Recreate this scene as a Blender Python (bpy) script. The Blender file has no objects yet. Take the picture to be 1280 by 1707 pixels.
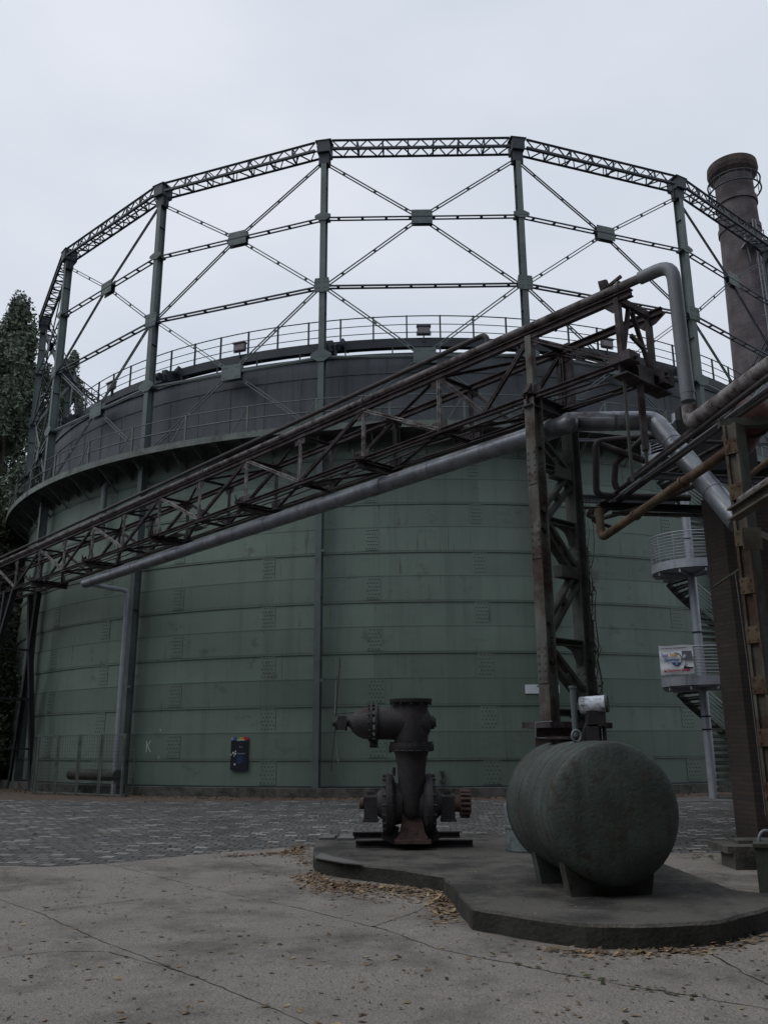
import bpy, math, random
import numpy as np
from mathutils import Vector, Matrix
random.seed(7); rng = np.random.default_rng(11)
C = bpy.context.scene.collection
SC = bpy.context.scene
# ------------------------------------------------------------------ camera
F, PIT, ROLL = 1439.494, 0.26429431, 0.00628163      # focal length in pixels of a 1280 wide picture
cam_d = bpy.data.cameras.new('camera'); cam = bpy.data.objects.new('camera', cam_d); C.objects.link(cam)
cam_d.sensor_fit = 'HORIZONTAL'; cam_d.sensor_width = 36; cam_d.lens = F/1280*36
cam_d.clip_start = .1; cam_d.clip_end = 3000
_c, _s = math.cos(PIT), math.sin(PIT); cr, sr = math.cos(ROLL), math.sin(ROLL)
r0, u0, b0 = Vector((1,0,0)), Vector((0,-_s,_c)), Vector((0,-_c,-_s))
rr = r0*cr - u0*sr; uu = r0*sr + u0*cr
cam.matrix_world = Matrix(((rr.x,uu.x,b0.x,0),(rr.y,uu.y,b0.y,0),(rr.z,uu.z,b0.z,1.65),(0,0,0,1)))
SC.camera = cam
# ------------------------------------------------------------------ sky
SUN_EL, SUN_AZ = math.radians(50), math.radians(-60)
w = bpy.data.worlds.new("World"); SC.world = w; w.use_nodes = True
nt = w.node_tree; N = nt.nodes; Lk = nt.links
bg = N['Background']; bg.inputs[1].default_value = 0.1
sky = N.new('ShaderNodeTexSky'); sky.sky_type = 'NISHITA'; sky.sun_disc = False
sky.sun_elevation = SUN_EL; sky.sun_rotation = SUN_AZ; sky.dust_density = 5; sky.ozone_density = 1
tc = N.new('ShaderNodeTexCoord'); mp = N.new('ShaderNodeMapping'); mp.inputs['Scale'].default_value = (1.2,1.2,3.2)
no = N.new('ShaderNodeTexNoise'); no.inputs['Scale'].default_value = 1.6; no.inputs['Detail'].default_value = 4; no.inputs['Roughness'].default_value=.5
rp = N.new('ShaderNodeValToRGB')
rp.color_ramp.elements[0].position=.34; rp.color_ramp.elements[0].color=(6.15,6.85,7.8,1)
rp.color_ramp.elements[1].position=.68; rp.color_ramp.elements[1].color=(7.7,8.05,8.85,1)
mx = N.new('ShaderNodeMixRGB'); mx.inputs[0].default_value = .95
Lk.new(tc.outputs['Generated'], mp.inputs[0]); Lk.new(mp.outputs[0], no.inputs['Vector']); Lk.new(no.outputs['Fac'], rp.inputs[0])
Lk.new(sky.outputs[0], mx.inputs[1]); Lk.new(rp.outputs[0], mx.inputs[2]); Lk.new(mx.outputs[0], bg.inputs[0])
sd = bpy.data.lights.new('sun','SUN'); sd.energy = .85; sd.angle = math.radians(40); sd.color=(1,.98,.95)
sun = bpy.data.objects.new('sun', sd); C.objects.link(sun)
sdir = Vector((math.sin(SUN_AZ)*math.cos(SUN_EL), -math.cos(SUN_AZ)*math.cos(SUN_EL)*.6, math.sin(SUN_EL)))
sun.rotation_euler = sdir.to_track_quat('Z','Y').to_euler()
SC.view_settings.view_transform = 'Standard'; SC.view_settings.look = 'None'
SC.view_settings.exposure = 0; SC.view_settings.gamma = 1
SC.cycles.max_bounces = 5

# ------------------------------------------------------------------ measuring helpers (pixel of the 1280x1707 photo -> point at a real distance)
def ray(px, py):
    a, b = px-640, 853.5-py
    X = a*cr+b*sr; Y = -a*sr+b*cr
    return Vector((X/F, _c-_s*Y/F, _s+_c*Y/F))
CAM = Vector((0,0,1.65))
def atY(px, py, Y): v = ray(px,py); return v*(Y/v.y)+CAM
def atZ(px, py, Z): v = ray(px,py); return v*((Z-1.65)/v.z)+CAM
CX, CY, R, PHI = 1.8377, 51.7247, 22.231, -0.18691158
def onwall(px, py, r=21.9):
    v = ray(px,py); a=v.x**2+v.y**2; b=-2*(v.x*CX+v.y*CY); c=CX**2+CY**2-r*r
    t=(-b-math.sqrt(max(b*b-4*a*c,0)))/(2*a); return v*t+CAM
# ------------------------------------------------------------------ mesh builder
class MB:
    def __init__(s): s.v=[]; s.f=[]; s.sm=[]
    def add(s, vs, fs, smooth=False):
        o=len(s.v); s.v += [tuple(v) for v in vs]
        for f in fs: s.f.append(tuple(i+o for i in f)); s.sm.append(smooth)
        return s
    def hexa(s, P):
        return s.add(P, [(0,3,2,1),(4,5,6,7),(0,1,5,4),(1,2,6,5),(2,3,7,6),(3,0,4,7)])
    def box(s, c, sz, ax=None):
        c=Vector(c); ax = ax or (Vector((1,0,0)),Vector((0,1,0)),Vector((0,0,1)))
        h=[a*(d/2) for a,d in zip(ax,sz)]
        P=[c+h[0]*x+h[1]*y+h[2]*z for z in (-1,1) for x,y in ((-1,-1),(1,-1),(1,1),(-1,1))]
        return s.hexa(P)
    def beam(s, p, q, w, h, up=(0,0,1)):
        p=Vector(p); q=Vector(q); d=(q-p); L=d.length
        if L<1e-6: return s
        d/=L; up=Vector(up)
        if abs(d.dot(up))>.98: up=Vector((0,1,0)) if abs(d.y)<.9 else Vector((1,0,0))
        x=d.cross(up).normalized(); z=x.cross(d).normalized()
        return s.box((p+q)/2, (w,L,h), (x,d,z))
    def offbeam(s, p, q, ow, oh, w, h, up=(0,0,1)):
        p=Vector(p); q=Vector(q); d=(q-p).normalized(); up=Vector(up)
        if abs(d.dot(up))>.98: up=Vector((0,1,0)) if abs(d.y)<.9 else Vector((1,0,0))
        x=d.cross(up).normalized(); z=x.cross(d).normalized(); o=x*ow+z*oh
        return s.beam(p+o,q+o,w,h,up)
    def ibeam(s, p, q, w, h, t=.02, up=(0,0,1)):
        s.offbeam(p,q,0,h/2-t/2,w,t,up); s.offbeam(p,q,0,-h/2+t/2,w,t,up); s.offbeam(p,q,0,0,t,h-2*t,up); return s
    def angle(s, p, q, a=.08, t=.012, up=(0,0,1)):
        s.offbeam(p,q,0,-a/2,t,a-t,up); s.offbeam(p,q,a/2-t/2,0,a,t,up); return s
    def twin(s, p, q, w, h, gap, n=0, up=(0,0,1)):
        s.offbeam(p,q,gap/2+w/2,0,w,h,up); s.offbeam(p,q,-gap/2-w/2,0,w,h,up)
        p=Vector(p); q=Vector(q)
        for i in range(n):
            a=p.lerp(q,(i+.5)/n); d=(q-p).normalized(); s.offbeam(a-d*.055,a+d*.055,0,0,gap-.002,h*.7,up)
        return s
    def tube(s, pts, r, n=12, caps=True, smooth=True):
        pts=[Vector(p) for p in pts]; m=len(pts); rs=r if isinstance(r,(list,tuple)) else [r]*m
        T=[]
        for i in range(m):
            a=pts[max(i-1,0)]; b=pts[min(i+1,m-1)]; T.append((b-a).normalized())
        up=Vector((0,0,1)) if abs(T[0].z)<.9 else Vector((1,0,0))
        x=T[0].cross(up).normalized(); vs=[]
        for i in range(m):
            x=(x-T[i]*x.dot(T[i])).normalized(); y=T[i].cross(x)
            for k in range(n):
                an=2*math.pi*k/n; vs.append(pts[i]+(x*math.cos(an)+y*math.sin(an))*rs[i])
        fs=[]
        for i in range(m-1):
            for k in range(n):
                k2=(k+1)%n; fs.append((i*n+k,i*n+k2,(i+1)*n+k2,(i+1)*n+k))
        s.add(vs,fs,smooth)
        if caps: s.add(vs[:n],[tuple(range(n))[::-1]]); s.add(vs[-n:],[tuple(range(n))])
        return s
    def lathe(s, o, d, prof, n=32, x=None, smooth=True, sharp=()):
        # profile of (distance along d, radius); every segment keeps its own ring of vertices so edges stay crisp
        o=Vector(o); d=Vector(d).normalized(); up=Vector((0,0,1)) if abs(d.z)<.9 else Vector((1,0,0))
        x=d.cross(up).normalized(); y=d.cross(x)
        def ring(t,r): return [o+d*t+(x*math.cos(2*math.pi*k/n)+y*math.sin(2*math.pi*k/n))*r for k in range(n)]
        for (t0,r0_),(t1,r1_) in zip(prof[:-1],prof[1:]):
            vs=ring(t0,max(r0_,1e-4))+ring(t1,max(r1_,1e-4))
            s.add(vs,[(k,(k+1)%n,n+(k+1)%n,n+k) for k in range(n)],smooth)
        return s
    def curvelathe(s, o, d, prof, n=40):
        o=Vector(o); d=Vector(d).normalized(); up=Vector((0,0,1)) if abs(d.z)<.9 else Vector((1,0,0))
        x=d.cross(up).normalized(); y=d.cross(x); vs=[]
        for t,r in prof: vs += [o+d*t+(x*math.cos(2*math.pi*k/n)+y*math.sin(2*math.pi*k/n))*max(r,1e-4) for k in range(n)]
        fs=[(i*n+k,i*n+(k+1)%n,(i+1)*n+(k+1)%n,(i+1)*n+k) for i in range(len(prof)-1) for k in range(n)]
        return s.add(vs,fs,True)
    def disc(s, c, d, r, t, n=24):
        c=Vector(c); d=Vector(d).normalized(); return s.tube([c-d*t/2,c+d*t/2],r,n,True,True)
    def prism(s, poly, z0, z1):
        n=len(poly); vs=[(x,y,z0) for x,y in poly]+[(x,y,z1) for x,y in poly]
        return s.add(vs,[tuple(range(n))[::-1],tuple(range(n,2*n))]+[(i,(i+1)%n,n+(i+1)%n,n+i) for i in range(n)])
    def plate(s, pts, t, nrm):
        nrm=Vector(nrm).normalized()*t/2; n=len(pts); pts=[Vector(p) for p in pts]
        vs=[p-nrm for p in pts]+[p+nrm for p in pts]
        return s.add(vs,[tuple(range(n))[::-1],tuple(range(n,2*n))]+[(i,(i+1)%n,n+(i+1)%n,n+i) for i in range(n)])
    def ringband(s, r0_, r1_, z0, z1, a0=0, a1=2*math.pi, n=180, smooth=True):
        # solid ring of rectangular section
        full = abs(a1-a0-2*math.pi)<1e-6; m=n if full else n+1
        def P(r,z): return [(r*math.sin(a0+(a1-a0)*i/n), -r*math.cos(a0+(a1-a0)*i/n), z) for i in range(m)]
        for (ra,za),(rb,zb) in (((r1_,z0),(r1_,z1)),((r1_,z1),(r0_,z1)),((r0_,z1),(r0_,z0)),((r0_,z0),(r1_,z0))):
            vs=P(ra,za)+P(rb,zb)
            s.add(vs,[(i,(i+1)%m,m+(i+1)%m,m+i) for i in range(n)],smooth)
        return s
    def build(s, name, mat, parent=None, world=True, **props):
        me=bpy.data.meshes.new(name)
        o=bpy.data.objects.new(name, me); C.objects.link(o)
        org=Vector((0,0,0))
        if parent is not None:
            o.parent=parent
            if world: org=ORG.get(parent.name, Vector((0,0,0)))
        elif world and s.v:
            a=np.array(s.v); org=Vector(((a[:,0].min()+a[:,0].max())/2,(a[:,1].min()+a[:,1].max())/2,a[:,2].min()))
            o.location=org
        ORG[o.name]=org.copy()
        vs=[(v[0]-org.x,v[1]-org.y,v[2]-org.z) for v in s.v]
        me.from_pydata(vs,[],s.f); me.polygons.foreach_set('use_smooth',s.sm); me.update()
        me.materials.append(mat)
        for k,v in props.items(): o[k]=v
        return o
ORG={}
def thing(name, loc, label, cat, group=None):
    o=bpy.data.objects.new(name,None); C.objects.link(o); o.location=Vector(loc); ORG[o.name]=Vector(loc); o.empty_display_size=.3
    return tag(o,label,cat,group)
def tag(o,label,cat,group=None):
    o['label']=label; o['category']=cat
    if group: o['group']=group
    return o
def fillet(pts, rad, n=6):
    pts=[Vector(p) for p in pts]; out=[pts[0]]
    for i in range(1,len(pts)-1):
        a,b,c=pts[i-1],pts[i],pts[i+1]; d1=(a-b).normalized(); d2=(c-b).normalized()
        ang=d1.angle(d2); rd=rad[i-1] if isinstance(rad,(list,tuple)) else rad
        t=min(rd/math.tan(ang/2), (a-b).length*.48, (c-b).length*.48)
        p0=b+d1*t; p1=b+d2*t
        for k in range(n+1):
            u=k/n; out.append(p0*(1-u)**2+b*2*u*(1-u)+p1*u*u)
    out.append(pts[-1]); return out
# ------------------------------------------------------------------ materials
def mat(name, base, rough=.7, metal=0, var=.25, scale=3, stretch=(1,1,1), rust=None, rustamt=.5, rustscale=1.5, bump=.15, bscale=40, spec=.4, fine=.0, streak=None, grain=0, plates=None):
    m=bpy.data.materials.new(name); m.use_nodes=True; n=m.node_tree.nodes; l=m.node_tree.links
    b=n['Principled BSDF']; b.inputs['Metallic'].default_value=metal; b.inputs['Specular IOR Level'].default_value=spec
    g=n.new('ShaderNodeNewGeometry'); mp=n.new('ShaderNodeMapping'); mp.inputs['Scale'].default_value=stretch; l.new(g.outputs['Position'],mp.inputs[0])
    t=n.new('ShaderNodeTexNoise'); t.inputs['Scale'].default_value=scale; t.inputs['Detail'].default_value=6; t.inputs['Roughness'].default_value=.62; l.new(mp.outputs[0],t.inputs['Vector'])
    rp=n.new('ShaderNodeValToRGB'); rp.color_ramp.elements[0].position=.3; rp.color_ramp.elements[1].position=.7
    lo=[c*(1-var) for c in base]; hi=[c*(1+var) for c in base]
    rp.color_ramp.elements[0].color=(*lo,1); rp.color_ramp.elements[1].color=(*hi,1); l.new(t.outputs['Fac'],rp.inputs[0])
    col=rp.outputs[0]
    def mix(col, fac, c2):
        mx=n.new('ShaderNodeMixRGB'); l.new(fac,mx.inputs[0]); l.new(col,mx.inputs[1])
        if isinstance(c2,tuple): mx.inputs[2].default_value=(*c2,1)
        else: l.new(c2,mx.inputs[2])
        return mx.outputs[0]
    def noisefac(sc,a,b2,st=None,det=8):
        mm=n.new('ShaderNodeMapping'); mm.inputs['Scale'].default_value=st or (1,1,1); mm.inputs['Location'].default_value=(3.1,7.7,1.3); l.new(g.outputs['Position'],mm.inputs[0])
        tt=n.new('ShaderNodeTexNoise'); tt.inputs['Scale'].default_value=sc; tt.inputs['Detail'].default_value=det; tt.inputs['Roughness'].default_value=.68; l.new(mm.outputs[0],tt.inputs['Vector'])
        r2=n.new('ShaderNodeMapRange'); r2.inputs[1].default_value=a; r2.inputs[2].default_value=b2; l.new(tt.outputs['Fac'],r2.inputs[0]); return r2.outputs[0]
    if fine:
        f=noisefac(60,.35,.65); c2=tuple(x*(1-fine) for x in base); col=mix(col,f,c2)
    if plates:
        cx=n.new('ShaderNodeSeparateXYZ'); l.new(g.outputs['Position'],cx.inputs[0])
        def ma(op,a,bv):
            q=n.new('ShaderNodeMath'); q.operation=op
            for i_,v_ in enumerate((a,bv)):
                if isinstance(v_,(int,float)): q.inputs[i_].default_value=v_
                else: l.new(v_,q.inputs[i_])
            return q.outputs[0]
        at=ma('ARCTAN2',ma('SUBTRACT',cx.outputs[0],plates[0]),ma('SUBTRACT',plates[1],cx.outputs[1]))
        cb=n.new('ShaderNodeCombineXYZ'); l.new(ma('ADD',ma('MULTIPLY',at,plates[2]),plates[3]),cb.inputs[0]); l.new(ma('SUBTRACT',cx.outputs[2],.33),cb.inputs[1])
        bk_=n.new('ShaderNodeTexBrick'); bk_.inputs['Color1'].default_value=(0,0,0,1); bk_.inputs['Color2'].default_value=(1,1,1,1); bk_.inputs['Mortar'].default_value=(.5,.5,.5,1)
        bk_.inputs['Scale'].default_value=1; bk_.inputs['Brick Width'].default_value=math.radians(20)*plates[2]; bk_.inputs['Row Height'].default_value=.886; bk_.inputs['Mortar Size'].default_value=0; bk_.inputs['Bias'].default_value=0
        l.new(cb.outputs[0],bk_.inputs['Vector'])
        mr_=n.new('ShaderNodeMapRange'); mr_.inputs[3].default_value=.86; mr_.inputs[4].default_value=1.12; l.new(bk_.outputs[0],mr_.inputs[0])
        mm_=n.new('ShaderNodeMixRGB'); mm_.blend_type='MULTIPLY'; mm_.inputs[0].default_value=1; l.new(col,mm_.inputs[1]); l.new(mr_.outputs[0],mm_.inputs[2]); col=mm_.outputs[0]
        col=mix(col,noisefac(1.1,.60,.72,(1,1,1.3)),tuple(x*.62 for x in base)); col=mix(col,noisefac(7,.61,.72,(1,1,.06)),(.085,.07,.052))
    if grain:
        col=mix(col,noisefac(130,.52,.66,None,3),tuple(x*(1+grain) for x in base)); col=mix(col,noisefac(85,.56,.7,None,3),tuple(x*.45 for x in base))
    if streak:
        f=noisefac(streak[1],.5,.72,(1,1,.06)); mu=n.new('ShaderNodeMath'); mu.operation='MULTIPLY'; mu.inputs[1].default_value=streak[2]; l.new(f,mu.inputs[0]); col=mix(col,mu.outputs[0],streak[0])
    rfac=None
    if rust:
        rfac=noisefac(rustscale, 1-rustamt-.06+0.0, 1-rustamt+.1)
        nz=n.new('ShaderNodeMixRGB'); l.new(noisefac(12,.3,.7),nz.inputs[0]); nz.inputs[1].default_value=(*rust,1); nz.inputs[2].default_value=(*[x*.5 for x in rust],1)
        col=mix(col,rfac,nz.outputs[0])
    l.new(col,b.inputs['Base Color'])
    if rfac is not None:
        rr_=n.new('ShaderNodeMapRange'); rr_.inputs[3].default_value=rough; rr_.inputs[4].default_value=.9; l.new(rfac,rr_.inputs[0]); l.new(rr_.outputs[0],b.inputs['Roughness'])
        if metal:
            r3=n.new('ShaderNodeMapRange'); r3.inputs[3].default_value=metal; r3.inputs[4].default_value=0; l.new(rfac,r3.inputs[0]); l.new(r3.outputs[0],b.inputs['Metallic'])
    else: b.inputs['Roughness'].default_value=rough
    if bump:
        tb=n.new('ShaderNodeTexNoise'); tb.inputs['Scale'].default_value=bscale; tb.inputs['Detail'].default_value=4; l.new(g.outputs['Position'],tb.inputs['Vector'])
        bp=n.new('ShaderNodeBump'); bp.inputs['Strength'].default_value=bump; bp.inputs['Distance'].default_value=.02; l.new(tb.outputs['Fac'],bp.inputs['Height']); l.new(bp.outputs[0],b.inputs['Normal'])
    return m
RUST=(.085,.045,.032); BROWN=(.06,.042,.036)
M=dict(
 tank=mat('green_tank_paint',(.172,.228,.190),.62,0,.15,.55,(1,1,1.6),rust=(.12,.10,.075),rustamt=.33,rustscale=.8,bump=.12,bscale=9,fine=.10,streak=((.075,.10,.08),1.6,.45),plates=(1.8377,51.7247,21.85,6.05)),
 frame=mat('weathered_green_frame_paint',(.105,.13,.13),.6,0,.25,1.2,rust=(.08,.07,.06),rustamt=.33,bump=.1),
 girder=mat('dark_girder_steel',(.034,.042,.052),.6,0,.25,1.2,bump=.1),
 bell=mat('tarred_bell_plate',(.075,.087,.100),.6,0,.25,1.0,(1,1,.22),rust=(.14,.15,.17),rustamt=.40,rustscale=.5,bump=.1,fine=.12,streak=((.028,.03,.036),3.5,.9)),
 deck=mat('gallery_steel',(.125,.15,.135),.6,0,.35,2.5,rust=(.06,.05,.04),rustamt=.4,bump=.1),
 concrete=mat('old_concrete',(.115,.108,.097),.9,0,.35,1.3,rust=(.045,.043,.04),rustamt=.50,rustscale=1.1,bump=.8,bscale=30,fine=.4,grain=.6),
 curb=mat('curb_concrete',(.11,.11,.10),.9,0,.35,2,rust=(.05,.055,.04),rustamt=.5,bump=.3),
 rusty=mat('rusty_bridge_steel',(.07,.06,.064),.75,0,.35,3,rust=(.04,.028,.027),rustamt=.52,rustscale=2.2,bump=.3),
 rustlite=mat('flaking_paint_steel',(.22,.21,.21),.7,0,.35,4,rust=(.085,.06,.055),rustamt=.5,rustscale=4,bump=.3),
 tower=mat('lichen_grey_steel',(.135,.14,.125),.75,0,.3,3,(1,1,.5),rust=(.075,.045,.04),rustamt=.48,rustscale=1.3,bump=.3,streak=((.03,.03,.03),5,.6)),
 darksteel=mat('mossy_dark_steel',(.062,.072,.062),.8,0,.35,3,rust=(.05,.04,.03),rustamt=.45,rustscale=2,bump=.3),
 galv=mat('galvanised_duct',(.215,.23,.255),.36,.5,.3,2.6,rust=(.11,.075,.055),rustamt=.36,rustscale=2.2,bump=.06,bscale=14,streak=((.07,.065,.06),3,.6)),
 galvdull=mat('dull_grey_pipe',(.17,.182,.20),.55,.2,.2,2,rust=(.12,.09,.075),rustamt=.3,bump=.1),
 orange=mat('orange_rust_pipe',(.105,.078,.05),.85,0,.4,3,rust=(.085,.042,.028),rustamt=.5,rustscale=3,bump=.4),
 darkpipe=mat('dark_rust_pipe',(.05,.044,.046),.7,0,.35,2.5,rust=(.075,.045,.035),rustamt=.4,rustscale=2,bump=.2),
 orangesteel=mat('rust_stained_column',(.095,.088,.07),.85,0,.35,3,(1,1,.6),rust=(.075,.046,.034),rustamt=.5,rustscale=1.6,bump=.35),
 brickpier=mat('soot_brick',(.06,.042,.038),.9,0,.4,6,rust=(.03,.025,.025),rustamt=.5,bump=.6,bscale=20),
 stair=mat('galvanised_stair_steel',(.33,.35,.39),.5,.3,.15,3,bump=.05),
 machine=mat('blackened_cast_iron',(.042,.04,.043),.62,.2,.35,3,rust=(.062,.04,.036),rustamt=.42,rustscale=2.5,bump=.5,bscale=45),
 foot=mat('brown_rust_iron',(.10,.062,.055),.8,0,.35,5,rust=(.05,.035,.03),rustamt=.45,rustscale=4,bump=.5),
 drum=mat('mossy_green_tank_paint',(.050,.066,.058),.6,0,.42,2.2,rust=(.068,.055,.046),rustamt=.44,rustscale=7,bump=.45,bscale=28,streak=((.022,.027,.024),4,.8)),
 dark=mat('dark_void_steel',(.02,.02,.022),.8,0,.3,3,bump=.1),
 pipetop=mat('grey_brown_pipe',(.13,.115,.12),.6,0,.3,3,rust=(.06,.045,.042),rustamt=.5,rustscale=3,bump=.25),
 white=mat('white_enamel',(.78,.82,.88),.5,0,.08,4,bump=0),
 peel=mat('peeling_white_paint',(.6,.64,.72),.6,0,.1,6,rust=(.06,.06,.055),rustamt=.46,rustscale=7,bump=.3),
 lamp=mat('grey_lamp_housing',(.13,.13,.14),.5,0,.1,4,bump=0),
 lampglass=mat('lamp_glass',(.20,.18,.19),.2,0,.1,4,bump=0),
 leafmat=mat('fallen_leaf',(.19,.125,.08),.9,0,.65,9,rust=(.07,.045,.025),rustamt=.42,rustscale=14,bump=0),
 moss=mat('weeds',(.05,.06,.02),.9,0,.5,9,bump=0),
 soil=mat('joint_soil',(.035,.033,.028),.95,0,.4,6,bump=.2),
 bark=mat('tree_bark',(.07,.06,.05),.9,0,.3,4,bump=.4),
 mesh=mat('cage_wire',(.05,.06,.055),.6,0,.2,2,bump=0),
)
def brickmat(name, c1, c2, mortar, sw, sh, bump=.4, polar=None):
    m=bpy.data.materials.new(name); m.use_nodes=True; n=m.node_tree.nodes; l=m.node_tree.links; b=n['Principled BSDF']; b.inputs['Roughness'].default_value=.9
    g=n.new('ShaderNodeNewGeometry'); cx=n.new('ShaderNodeSeparateXYZ'); l.new(g.outputs['Position'],cx.inputs[0])
    cb=n.new('ShaderNodeCombineXYZ')
    if polar is not None:
        sx=n.new('ShaderNodeMath'); sx.operation='SUBTRACT'; sx.inputs[1].default_value=polar[0]; l.new(cx.outputs[0],sx.inputs[0])
        sy=n.new('ShaderNodeMath'); sy.operation='SUBTRACT'; sy.inputs[1].default_value=polar[1]; l.new(cx.outputs[1],sy.inputs[0])
        at=n.new('ShaderNodeMath'); at.operation='ARCTAN2'; l.new(sx.outputs[0],at.inputs[0]); l.new(sy.outputs[0],at.inputs[1])
        mu=n.new('ShaderNodeMath'); mu.operation='MULTIPLY'; mu.inputs[1].default_value=polar[2]; l.new(at.outputs[0],mu.inputs[0]); l.new(mu.outputs[0],cb.inputs[0])
    else:
        ad=n.new('ShaderNodeMath'); ad.operation='ADD'; l.new(cx.outputs[0],ad.inputs[0]); l.new(cx.outputs[1],ad.inputs[1]); l.new(ad.outputs[0],cb.inputs[0])
    l.new(cx.outputs[2],cb.inputs[1])
    br=n.new('ShaderNodeTexBrick'); br.inputs['Color1'].default_value=(*c1,1); br.inputs['Color2'].default_value=(*c2,1); br.inputs['Mortar'].default_value=(*mortar,1)
    br.inputs['Scale'].default_value=1; br.inputs['Brick Width'].default_value=sw; br.inputs['Row Height'].default_value=sh; br.inputs['Mortar Size'].default_value=.012; br.inputs['Bias'].default_value=0
    l.new(cb.outputs[0],br.inputs['Vector'])
    t=n.new('ShaderNodeTexNoise'); t.inputs['Scale'].default_value=.9; t.inputs['Detail'].default_value=7; l.new(g.outputs['Position'],t.inputs['Vector'])
    mr=n.new('ShaderNodeMapRange'); mr.inputs[1].default_value=.35; mr.inputs[2].default_value=.7; mr.inputs[3].default_value=.6; mr.inputs[4].default_value=1.25; l.new(t.outputs['Fac'],mr.inputs[0])
    mm=n.new('ShaderNodeMixRGB'); mm.blend_type='MULTIPLY'; mm.inputs[0].default_value=1; l.new(br.outputs[0],mm.inputs[1]); l.new(mr.outputs[0],mm.inputs[2]); l.new(mm.outputs[0],b.inputs['Base Color'])
    bp=n.new('ShaderNodeBump'); bp.inputs['Strength'].default_value=bump; bp.inputs['Distance'].default_value=.02; bp.invert=True; l.new(br.outputs['Fac'],bp.inputs['Height']); l.new(bp.outputs[0],b.inputs['Normal'])
    return m
exec_parts = []
# ------------------------------------------------------------------ ground materials
def cobblemat():
    m=bpy.data.materials.new('granite_setts'); m.use_nodes=True; n=m.node_tree.nodes; l=m.node_tree.links; b=n['Principled BSDF']; b.inputs['Roughness'].default_value=.72; b.inputs['Specular IOR Level'].default_value=.35
    g=n.new('ShaderNodeNewGeometry')
    wz=n.new('ShaderNodeTexNoise'); wz.inputs['Scale'].default_value=1.1; l.new(g.outputs['Position'],wz.inputs['Vector'])
    ws=n.new('ShaderNodeVectorMath'); ws.operation='SCALE'; ws.inputs['Scale'].default_value=.35; l.new(wz.outputs['Color'],ws.inputs[0])
    wa=n.new('ShaderNodeVectorMath'); wa.operation='ADD'; l.new(g.outputs['Position'],wa.inputs[0]); l.new(ws.outputs[0],wa.inputs[1])
    mp=n.new('ShaderNodeMapping'); mp.inputs['Rotation'].default_value=(0,0,.07); l.new(wa.outputs[0],mp.inputs[0])
    br=n.new('ShaderNodeTexBrick'); br.inputs['Color1'].default_value=(0,0,0,1); br.inputs['Color2'].default_value=(1,1,1,1); br.inputs['Mortar'].default_value=(.0,.0,.0,1)
    br.inputs['Scale'].default_value=1; br.inputs['Brick Width'].default_value=.27; br.inputs['Row Height'].default_value=.22; br.inputs['Mortar Size'].default_value=.022; br.inputs['Mortar Smooth'].default_value=.6; br.inputs['Bias'].default_value=0
    l.new(mp.outputs[0],br.inputs['Vector'])
    rp=n.new('ShaderNodeValToRGB'); e=rp.color_ramp.elements; e[0].position=0; e[0].color=(.088,.088,.088,1); e[1].position=1; e[1].color=(.30,.29,.275,1)
    q=rp.color_ramp.elements.new(.62); q.color=(.115,.114,.114,1); q=rp.color_ramp.elements.new(.84); q.color=(.155,.152,.148,1)
    l.new(br.outputs[0],rp.inputs[0])
    mo=n.new('ShaderNodeMixRGB'); l.new(br.outputs['Fac'],mo.inputs[0]); l.new(rp.outputs[0],mo.inputs[1]); mo.inputs[2].default_value=(.032,.03,.027,1)
    t=n.new('ShaderNodeTexNoise'); t.inputs['Scale'].default_value=.7; t.inputs['Detail'].default_value=8; l.new(g.outputs['Position'],t.inputs['Vector'])
    mr=n.new('ShaderNodeMapRange'); mr.inputs[1].default_value=.3; mr.inputs[2].default_value=.7; mr.inputs[3].default_value=.7; mr.inputs[4].default_value=1.35; l.new(t.outputs['Fac'],mr.inputs[0])
    mm=n.new('ShaderNodeMixRGB'); mm.blend_type='MULTIPLY'; mm.inputs[0].default_value=1; l.new(mo.outputs[0],mm.inputs[1]); l.new(mr.outputs[0],mm.inputs[2]); l.new(mm.outputs[0],b.inputs['Base Color'])
    t2=n.new('ShaderNodeTexNoise'); t2.inputs['Scale'].default_value=22; l.new(g.outputs['Position'],t2.inputs['Vector'])
    ad=n.new('ShaderNodeMath'); ad.operation='MULTIPLY_ADD'; ad.inputs[1].default_value=-.9; l.new(br.outputs['Fac'],ad.inputs[0]); l.new(t2.outputs['Fac'],ad.inputs[2])
    bp=n.new('ShaderNodeBump'); bp.inputs['Strength'].default_value=.9; bp.inputs['Distance'].default_value=.03; l.new(ad.outputs[0],bp.inputs['Height']); l.new(bp.outputs[0],b.inputs['Normal'])
    return m
M['cobble']=cobblemat()
M['slab']=mat('worn_concrete_slab',(.285,.258,.23),.92,0,.25,.9,rust=(.165,.148,.132),rustamt=.46,rustscale=.8,bump=1.0,bscale=45,fine=.5,grain=.55)
M['dirt']=mat('leafy_dirt',(.15,.11,.088),.95,0,.35,2.5,rust=(.075,.058,.045),rustamt=.45,rustscale=3,bump=.7,bscale=25,fine=.4)
M['path']=mat('light_paving',(.16,.155,.15),.9,0,.25,1.5,rust=(.08,.08,.078),rustamt=.4,bump=.4,fine=.3)
M['chimney']=brickmat('chimney_brick',(.092,.076,.08),(.07,.058,.064),(.105,.10,.105),.5,.16,.3,polar=(27.2,62,2.2))
M['pierbrick']=brickmat('pier_brick',(.055,.037,.032),(.040,.029,.027),(.030,.027,.026),.25,.075,.35)
M['rivet']=mat('rivet_heads',(.07,.085,.078),.7,0,.2,3,bump=0)
M['edge']=mat('mossy_concrete_edge',(.035,.036,.031),.95,0,.5,3,rust=(.085,.082,.072),rustamt=.33,rustscale=2.5,bump=.8,bscale=25)
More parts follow.
